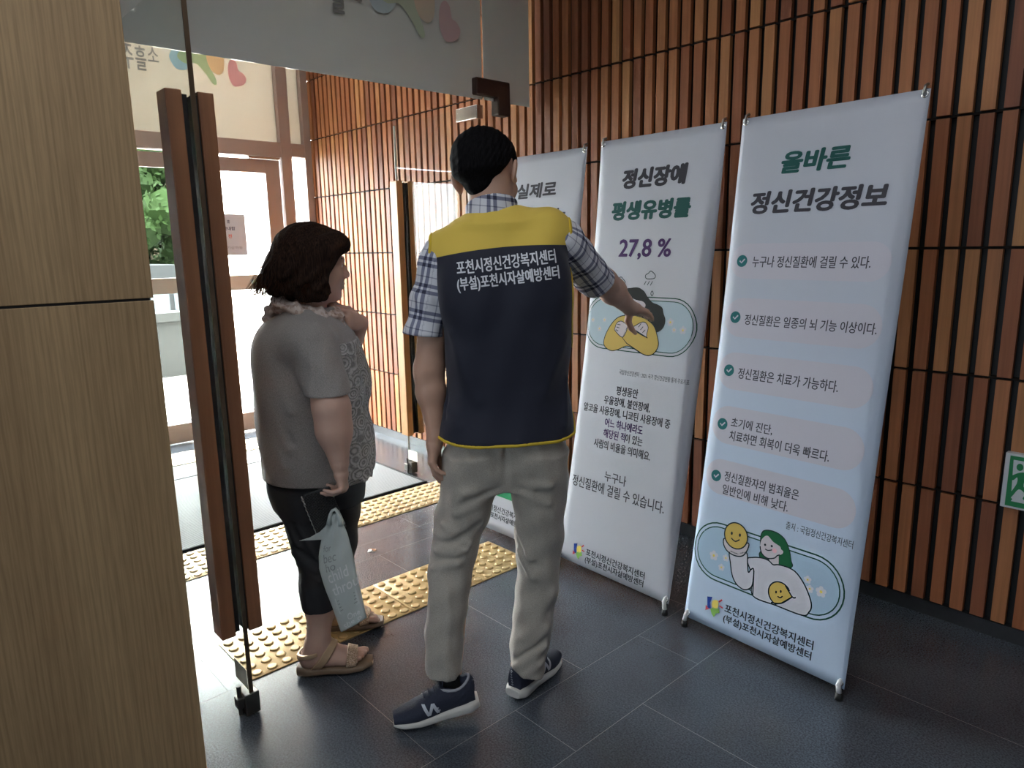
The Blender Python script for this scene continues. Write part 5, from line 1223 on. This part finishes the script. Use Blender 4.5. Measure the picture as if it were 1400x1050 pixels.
for k in range(640):
    az = rnd.uniform(math.radians(-105), math.radians(190)); az0 = az   # measured from the back of the head towards the near side
    bdir = A_([-FW[0]*math.cos(az)-(-FW[1])*0, 0, 0]); rx_, ry_ = .112, .100
    ca, sa = math.cos(az), math.sin(az); dx, dy = -ca, -sa
    if dx > .45: continue
    cz0 = rnd.uniform(1.37, 1.44); L = cz0-rnd.uniform(1.225, 1.275); ph = rnd.uniform(0, 6.28); am = rnd.uniform(.003, .013); pts = []
    flare = rnd.uniform(.0, .034)*(1.7 if dx < -.3 else .4)
    for j in range(12):
        t = j/11; z = cz0-L*t; rr = .80+.42*math.sin(min(1, t*1.15)*math.pi*.55)+flare/.11*t*t; w_ = am*math.sin(ph+t*13)*t
        cx_ = -.645-.030*t*(1 if dx < 0 else .2)
        pts.append((cx_+dx*rx_*rr*.97-dy*w_, 2.335+dy*ry_*rr*.97+dx*w_, z+.004*math.sin(ph*2+t*9)*t))
    st.tube(pts, [.0013*(1-.75*j/11) for j in range(12)], 4)
for k in range(9):   # curls by the cheek
    ph = k*.7; st.tube([(-.575+.004*math.sin(ph)-.004*k*.3+.010*math.sin(j*.8+ph)*j/9, 2.245+.002*k, 1.385-.016*j) for j in range(9)], [.0022*(1-.06*j) for j in range(9)], 5)
_shift(st, 'loose_strands', film_mat('backlit_brown_hair', (.075, .036, .022), .55), hw, WB, True)
# scarf
def scarf_mat():
    m, n, l, b = new_mat('speckled_beige_scarf'); tc = n.new('ShaderNodeTexCoord'); vt = n.new('ShaderNodeTexVoronoi'); vt.inputs['Scale'].default_value = 110; l.new(tc.outputs['Object'], vt.inputs['Vector'])
    rp = ramp(n, [(0.0, (.20, .11, .085)), (.35, (.46, .36, .31)), (.7, (.62, .54, .50)), (1, (.30, .18, .15))]); l.new(vt.outputs['Color'], rp.inputs['Fac']); l.new(rp.outputs['Color'], b.inputs['Base Color']); b.inputs['Roughness'].default_value = .85; return m
sc = Vol((-.84, 2.18, 1.10), (-.50, 2.48, 1.30), .0032)
ring_ = [(-.752, 2.33, 1.222), (-.728, 2.262, 1.218), (-.672, 2.238, 1.208), (-.612, 2.258, 1.192), (-.575, 2.330, 1.172), (-.600, 2.405, 1.190), (-.680, 2.425, 1.212), (-.735, 2.390, 1.222)]
sc.add([rc(ring_[i], ring_[(i+1) % 8], .024, .023) for i in range(8)], .012)
sc.add([rc((-.745, 2.29, 1.228), (-.782, 2.285, 1.180), .022, .017), rc((-.770, 2.29, 1.205), (-.795, 2.31, 1.150), .018, .014), rc((-.735, 2.265, 1.245), (-.765, 2.31, 1.225), .018, .018), rc((-.575, 2.32, 1.17), (-.555, 2.36, 1.08), .024, .022)], .012)
sc.disp(lambda X, Y, Z: .0040*np.sin(150*Z+50*X-30*Y)+.0025*np.sin(110*X+120*Y))
make('scarf', sc.mesh(), scarf_mat(), woman, WB)
# grey top
def blouse(grow):
    u = Vol((-.90, 2.05, .58), (-.42, 2.62, 1.26), .0036); u.add(torso_w(), .05, grow)
    u.disp(lambda X, Y, Z: (.0030*np.sin(26*X+20*Y+7*Z)+.0020*np.sin(55*Y-30*Z+15*X))*np.clip((1.1-Z)*4, 0, 1))
    u.folds([((-.790, 2.225, 1.02), (-.700, 2.150, .78), .015, .012), ((-.810, 2.240, .95), (-.720, 2.152, .72), .014, .011), ((-.760, 2.190, 1.06), (-.690, 2.155, .90), .013, .010), ((-.775, 2.205, .99), (-.695, 2.150, .80), .012, -.008), ((-.82, 2.26, .86), (-.77, 2.18, .68), .015, .010)])
    return u
b_ = blouse(.012); dS = A_([.30, -.30, -.92]); dS /= np.linalg.norm(dS); SE = A_((-.551, 2.128, .955)); SE2 = A_((-.615, 2.540, .975)); dS2 = A_([.35, .30, -.9]); dS2 /= np.linalg.norm(dS2)
q = Vol((-.90, 2.05, .58), (-.42, 2.62, 1.26), .0036); q.add([rc(wSH+(-.005, .002, 0), SE+(0, -.004, -.05), .069, .0690), rc(fSH, SE2+(0, 0, -.05), .066, .064)], .01)
q.disp(lambda X, Y, Z: .0025*np.sin(50*Z+40*X)+.0018*np.sin(80*X-30*Z)); q.folds([((-.600, 2.10, 1.11), (-.612, 2.075, .97), .011, .005), ((-.57, 2.07, 1.06), (-.52, 2.065, .99), .010, .004)])
q.keep(lambda X, Y, Z: (.957+.02*(X+.55))-Z+0*Y); q.cut([rc(wEL+(-.005, .005, .0), SE+(-.008, .006, -.045), .052), rc(fEL, SE2+(0, 0, .025), .056)], .004)
hem_w = lambda X, Y, Z: (.640+.010*np.sin(9*X+2))-Z+0*Y
b_.f = (lambda f, d: np.minimum(f, d)-np.maximum(.022-np.abs(f-d), 0)**2/.022/4)(b_.f, q.f)
b_.keep(hem_w)
b_.cut([rc((-.668, 2.33, 1.12), (-.650, 2.335, 1.30), .062)], .006)
make('blouse', b_.mesh(), knit('grey_knit', (.30, .275, .258), 800), woman, WB)
def lace_mat():
    m, n, l, b = new_mat('crochet_lace'); tc = n.new('ShaderNodeTexCoord'); mp = n.new('ShaderNodeMapping'); mp.inputs['Scale'].default_value = (1, .6, 1); l.new(tc.outputs['Object'], mp.inputs['Vector'])
    vt = n.new('ShaderNodeTexVoronoi'); vt.inputs['Scale'].default_value = 24; l.new(mp.outputs['Vector'], vt.inputs['Vector'])
    fr = mth(n, l, 'FRACT', mth(n, l, 'MULTIPLY', vt.outputs['Distance'], 5.0)); rp = ramp(n, [(.2, (.24, .235, .23)), (.45, (.46, .45, .44)), (.8, (.50, .49, .48)), (1., (.28, .27, .26))]); l.new(fr, rp.inputs['Fac'])
    v2 = n.new('ShaderNodeTexVoronoi'); v2.inputs['Scale'].default_value = 150; l.new(tc.outputs['Object'], v2.inputs['Vector']); r2 = ramp(n, [(.2, (.65, .65, .65)), (.5, (1, 1, 1))]); l.new(v2.outputs['Distance'], r2.inputs['Fac'])
    mx = n.new('ShaderNodeMix'); mx.data_type = 'RGBA'; mx.blend_type = 'MULTIPLY'; mx.inputs['Factor'].default_value = 1; l.new(rp.outputs['Color'], mx.inputs['A']); l.new(r2.outputs['Color'], mx.inputs['B']); l.new(mx.outputs['Result'], b.inputs['Base Color']); b.inputs['Roughness'].default_value = .9
    bp = n.new('ShaderNodeBump'); bp.inputs['Strength'].default_value = .8; bp.inputs['Distance'].default_value = .004; l.new(fr, bp.inputs['Height']); l.new(bp.outputs['Normal'], b.inputs['Normal']); return m
lp = blouse(.0155); lp.keep(lambda X, Y, Z: -((X+.548)*.97+(Y-2.17)*.22)+0*Z); lp.keep(lambda X, Y, Z: (.648+.007*np.sin(95*Y+40*X))-Z+0*X); lp.keep(lambda X, Y, Z: Z-1.10+0*X+0*Y)
lp.disp(lambda X, Y, Z: -.010*np.clip((.74-Z)*9, 0, 1)*(.6+.4*np.sin(45*Y)))
lp.cut([rc(wEL+(0, 0, .08), wWR+(0, 0, -.02), .050, .034)], .004)
make('lace_panel', lp.mesh(), lace_mat(), woman, WB)
# cropped trousers
cp = Vol((-.87, 2.09, .21), (-.47, 2.54, .72), .0036)
cp.add([loft([(.55, -.668, 2.325, .150, .160), (.60, -.670, 2.325, .158, .164), (.70, -.668, 2.325, .158, .160)], fwd=FW), ell((-.745, 2.27, .60), (.075, .08, .09)), ell((-.745, 2.38, .60), (.075, .08, .09))], .03)
cp.keep(lambda X, Y, Z: Z-.70+0*X+0*Y)
cp.add([loft([(.225, -.651, 2.167, .0560, .060), (.30, -.650, 2.176, .0615, .066), (.36, -.652, 2.19, .0660, .072), (.45, -.664, 2.215, .0780, .085), (.54, -.685, 2.245, .0900, .092), (.62, -.690, 2.26, .0950, .095)], p=2.1)], .03)
cp.add([loft([(.225, -.652, 2.432, .0560, .060), (.30, -.645, 2.425, .0620, .066), (.375, -.640, 2.42, .0700, .072), (.45, -.634, 2.41, .0760, .085), (.55, -.625, 2.40, .0860, .092), (.62, -.640, 2.39, .0950, .095)], p=2.1)], .02)
cp.disp(lambda X, Y, Z: .0022*np.sin(45*Z+30*X)+.0016*np.sin(80*X+40*Z))
cp.folds([((-.755, 2.19, .55), (-.70, 2.13, .46), .012, .007), ((-.70, 2.14, .52), (-.63, 2.12, .42), .012, .007), ((-.72, 2.15, .43), (-.64, 2.12, .38), .011, .008), ((-.70, 2.14, .40), (-.63, 2.12, .345), .010, .007), ((-.71, 2.14, .455), (-.63, 2.125, .40), .010, -.006), ((-.69, 2.13, .33), (-.67, 2.11, .25), .010, .005)])
cp.keep(lambda X, Y, Z: (.232+.05*(X+.65))-Z+0*Y); cp.cut([rc((-.651, 2.167, .20), (-.651, 2.17, .27), .050), rc((-.652, 2.432, .20), (-.652, 2.43, .27), .050)], .004)
make('cropped_trousers', cp.mesh(), mat('black_trouser_cloth', (.014, .014, .017), .75), woman, WB)
# sandals
m_ss = mat('bronze_sandal_sole', (.20, .135, .085), .55, noise=.1); m_strap = mat('gold_leather_strap', (.50, .34, .21), .40, .25)
def glitter():
    m, n, l, b = new_mat('gold_glitter_strap'); tc = n.new('ShaderNodeTexCoord'); vt = n.new('ShaderNodeTexVoronoi'); vt.inputs['Scale'].default_value = 520; l.new(tc.outputs['Object'], vt.inputs['Vector'])
    rp = ramp(n, [(.1, (.28, .15, .08)), (.6, (.70, .50, .33)), (.95, (.95, .82, .66))]); l.new(vt.outputs['Color'], rp.inputs['Fac']); l.new(rp.outputs['Color'], b.inputs['Base Color']); b.inputs['Roughness'].default_value = .3; b.inputs['Metallic'].default_value = .4
    bp = n.new('ShaderNodeBump'); bp.inputs['Strength'].default_value = .8; bp.inputs['Distance'].default_value = .003; l.new(vt.outputs['Distance'], bp.inputs['Height']); l.new(bp.outputs['Normal'], b.inputs['Normal']); return m
m_gl = glitter()
for med, R_, O_ in ((-1, RN, ON), (1, RF, OF)):
    P_, T_ = foot_prims(med); so2 = Vol((-.07, -.03, -.01), (.07, .26, .06), .0024)
    so2.add([loft([(-.012, 0, .017, .022, .015), (.02, 0, .016, .036, .0155), (.09, 0, .015, .036, .0145), (.15, 0, .014, .046, .0135), (.20, -.002*med, .015, .042, .0120), (.238, .004*med, .019, .024, .010)], axis=1, p=3.4)], .01)
    V, F = so2.mesh(); so_ = make('sandal', (V@R_.T+O_, F), m_ss, woman, WB)
    leg_ = rc((0, .040, .075), (0, .042, .14), .034, .036)
    for nm, m_, fn in (('toe_strap', m_gl, lambda X, Y, Z: np.maximum(np.abs(Y-.163-.15*Z)-.0175, .022-Z)), ('cross_strap', m_strap, lambda X, Y, Z: np.maximum(np.abs((Y-.078)*.80-(Z-.060)*.60)-.0135, .022-Z)), ('heel_strap', m_strap, lambda X, Y, Z: np.maximum(np.abs(Z-.078-.25*(Y-.03))-.0075, Y-.062))):
        s_ = Vol((-.065, -.03, .015), (.065, .24, .16), .0022); s_.add(P_+[leg_]+[t_ for t_ in T_[::2]], .020, .0060 if nm != 'cross_strap' else .0085); s_.keep(fn, .002); i_ = Vol((-.065, -.03, .015), (.065, .24, .16), .0022); i_.add(P_+[leg_], .020, -.0015); s_.f = np.maximum(s_.f, -i_.f)
        V, F = s_.mesh(); make(nm, (V@R_.T+O_, F), m_, so_, WB)
# wallet
def world(p): return SV*p[0]+HV*p[1]+Vector((0, 0, p[2]))
ux = Vector((.085, 0, .027)).normalized(); uz = Vector((-.030, 0, .0)).lerp(Vector((.030, 0, .140)), 1).normalized(); uz = (uz-ux*uz.dot(ux)).normalized(); uy = Vector((0, 1, 0))
wc = Vector((-.598, 2.1155, .592)); L3 = lambda a, b, c_: wc+ux*a+uy*b+uz*c_
def quilt():
    m, n, l, b = new_mat('black_quilted_leather'); b.inputs['Base Color'].default_value = (.030, .029, .030, 1); b.inputs['Roughness'].default_value = .38
    tc = n.new('ShaderNodeTexCoord'); sp = n.new('ShaderNodeSeparateXYZ'); l.new(tc.outputs['Object'], sp.inputs[0])
    a = mth(n, l, 'ADD', sp.outputs['X'], sp.outputs['Z']); c_ = mth(n, l, 'SUBTRACT', sp.outputs['X'], sp.outputs['Z'])
    w1_ = mth(n, l, 'ABSOLUTE', mth(n, l, 'SINE', mth(n, l, 'MULTIPLY', a, 330))); w2_ = mth(n, l, 'ABSOLUTE', mth(n, l, 'SINE', mth(n, l, 'MULTIPLY', c_, 330))); hgt = mth(n, l, 'MULTIPLY', w1_, w2_)
    bp = n.new('ShaderNodeBump'); bp.inputs['Strength'].default_value = 1; bp.inputs['Distance'].default_value = .004; l.new(hgt, bp.inputs['Height']); l.new(bp.outputs['Normal'], b.inputs['Normal']); return m
m_q = quilt()
def wbox(lo, hi, bev):
    t = MB(); t.box(lo, hi, 0, bev); t.v = [tuple(L3(*p)-wc) for p in t.v]; return t
wal = wbox((-.047, -.0075, -.075), (.045, .0075, .066), .004).build('wallet', m_q, None, True)
wal.location = world(wc); wal.rotation_euler = (0, 0, ROT); tag(wal, 'black quilted wallet gripped in the right hand of the woman', 'wallet')
wbox((-.048, -.0095, -.072), (.046, -.0070, .035), .001).build('flap', m_q, wal, True)
zp = wbox((-.044, -.004, .064), (.043, .004, .0695), .001); zp.build('zip', mat('dark_zip', (.05, .05, .05), .4, .5), wal)
ch = MB()
for k in range(17):
    c0 = L3(-.0495, -.003, -.072+.0083*k)-wc; n_ = 10; pts = [c0+(ux*.0032*math.cos(6.283*i/n_)+uz*.0058*math.sin(6.283*i/n_) if k % 2 else uy*.0032*math.cos(6.283*i/n_)+uz*.0058*math.sin(6.283*i/n_)) for i in range(n_+1)]
    ch.tube(pts, .0017, 6)
ch.build('chain', mat('dark_silver_chain', (.62, .60, .58), .3, .9), wal, True)
# plastic bag
m_bag = film_mat('milky_plastic', (.75, .80, .78), .45, .05)
ROWS = [(.592, -.577, -.545, .006, 2.098), (.570, -.582, -.541, .008, 2.096), (.545, -.596, -.530, .010, 2.094), (.505, -.608, -.520, .012, 2.092), (.470, -.615, -.513, .014, 2.090), (.428, -.617, -.506, .016, 2.088), (.370, -.603, -.499, .016, 2.088), (.315, -.588, -.491, .014, 2.088), (.250, -.570, -.481, .010, 2.088), (.215, -.562, -.477, .006, 2.088)]
def bag_pt(s_, a):
    """s_ 0..1 down the bag, a 0..1 across, front surface; returns figure-frame point and half thickness"""
    f = s_*(len(ROWS)-1); i = min(int(f), len(ROWS)-2); t = f-i; z, l_, r_, th, y = [ROWS[i][k]*(1-t)+ROWS[i+1][k]*t for k in range(5)]
    zz = z-.052*(a-.5)*-1*(-.9 if False else -.9)*s_ if False else z+(a-.42)*.050*min(1, s_*1.4)
    x = l_+(r_-l_)*a; th2 = th*math.sqrt(max(0, 1-(2*a-1)**2))
    wob = .0022*math.sin(a*17+s_*9)*(1-s_)+.0015*math.sin(s_*26+a*6)
    return x, y+wob, zz, th2
bg = MB(); NA, NS = 22, 40; vs_ = []
for j in range(NS+1):
    for i in range(2*NA):
        a = i/NA if i <= NA else 2-i/NA; x, y, z, th = bag_pt(j/NS, a); vs_.append((x, y-th if i <= NA else y+th, z))
bg.add(vs_, [(j*2*NA+i, j*2*NA+(i+1) % (2*NA), (j+1)*2*NA+(i+1) % (2*NA), (j+1)*2*NA+i) for j in range(NS) for i in range(2*NA)]+[tuple(NS*2*NA+i for i in range(2*NA))])
BB = (-.55, 2.09)
bg.v = [(x-BB[0], y-BB[1], z-.40) for x, y, z in bg.v]; bag = bg.build('plastic_bag', m_bag, None, True)
bag.location = SV*BB[0]+HV*(BB[1]-0.011)+Vector((0, 0, .40)); bag.rotation_euler = (0, 0, ROT)
tag(bag, 'milky white plastic bag with printed words hanging from the fingers of the woman', 'plastic bag')
def bagged(mb_): mb_.v = [(x-BB[0], y-BB[1], z-.40) for x, y, z in mb_.v]; return mb_
hd = MB()
for dy in (-.004, .006):
    pts = [(-.575, 2.094+dy, .560), (-.572, 2.094+dy, .585), (-.566, 2.093+dy, .602), (-.556, 2.098+dy, .606), (-.548, 2.094+dy, .598), (-.541, 2.094+dy, .575), (-.538, 2.094+dy, .556)]
    hd.tube(pts, [.010, .006, .004, .004, .004, .006, .010], 8)
bagged(hd).build('handle', m_bag, bag, True)
fp = MB(); fl_pts = [(-.592, .536), (-.600, .510), (-.672, .508), (-.640, .517), (-.606, .536), (-.585, .556)]
tri = tessellate_polygon([[Vector((a, b, 0)) for a, b in fl_pts]]); n = len(fl_pts)
fp.add([(a, 2.090+.02*(a+.6), b) for a, b in fl_pts]+[(a, 2.0925+.02*(a+.6), b) for a, b in fl_pts], [tuple(t) for t in tri]+[tuple(n+i for i in t[::-1]) for t in tri]+[(i, (i+1) % n, n+(i+1) % n, n+i) for i in range(n)])
bagged(fp).build('loose_flap', m_bag, bag)
def on_bag(u, w_, k):
    # u across 0..1, w_ up the bag 0..1 (1 = top)
    x, y, z, th = bag_pt(1-w_, u); return (x, y-th-.0008-.0002*k, z)
A = Art(on_bag)
A.text('for', .16, .585, .42, .650, 0, .0); A.text('bec', .17, .485, .55, .560, 0, .0); A.text('ho', .22, .420, .50, .475, 0, 0)
A.text('child', .22, .350, .80, .425, 1, .012); A.text('throu', .22, .262, 1.0, .335, 1, .012)
A.poly([(.20, .15), (.90, .15), (.90, .245), (.20, .245)], 2); A.up(); 
for k in range(4): A.line([(.26, .225-.019*k), (.84, .225-.019*k)], .004, 0)
A.text('One', .40, .085, .84, .135, 1, .012); A.text('the o', .18, .030, .86, .078, 1, .012); A.line([(.22, .018), (.78, .018)], .006, 1)
bagged(A.mb).build('lettering', [mat('bag_ink_grey', (.33, .36, .35), .7), film_mat('bag_ink_white', (.97, .98, .98), .45), film_mat('bag_panel_pale', (.80, .84, .82), .42)], bag)
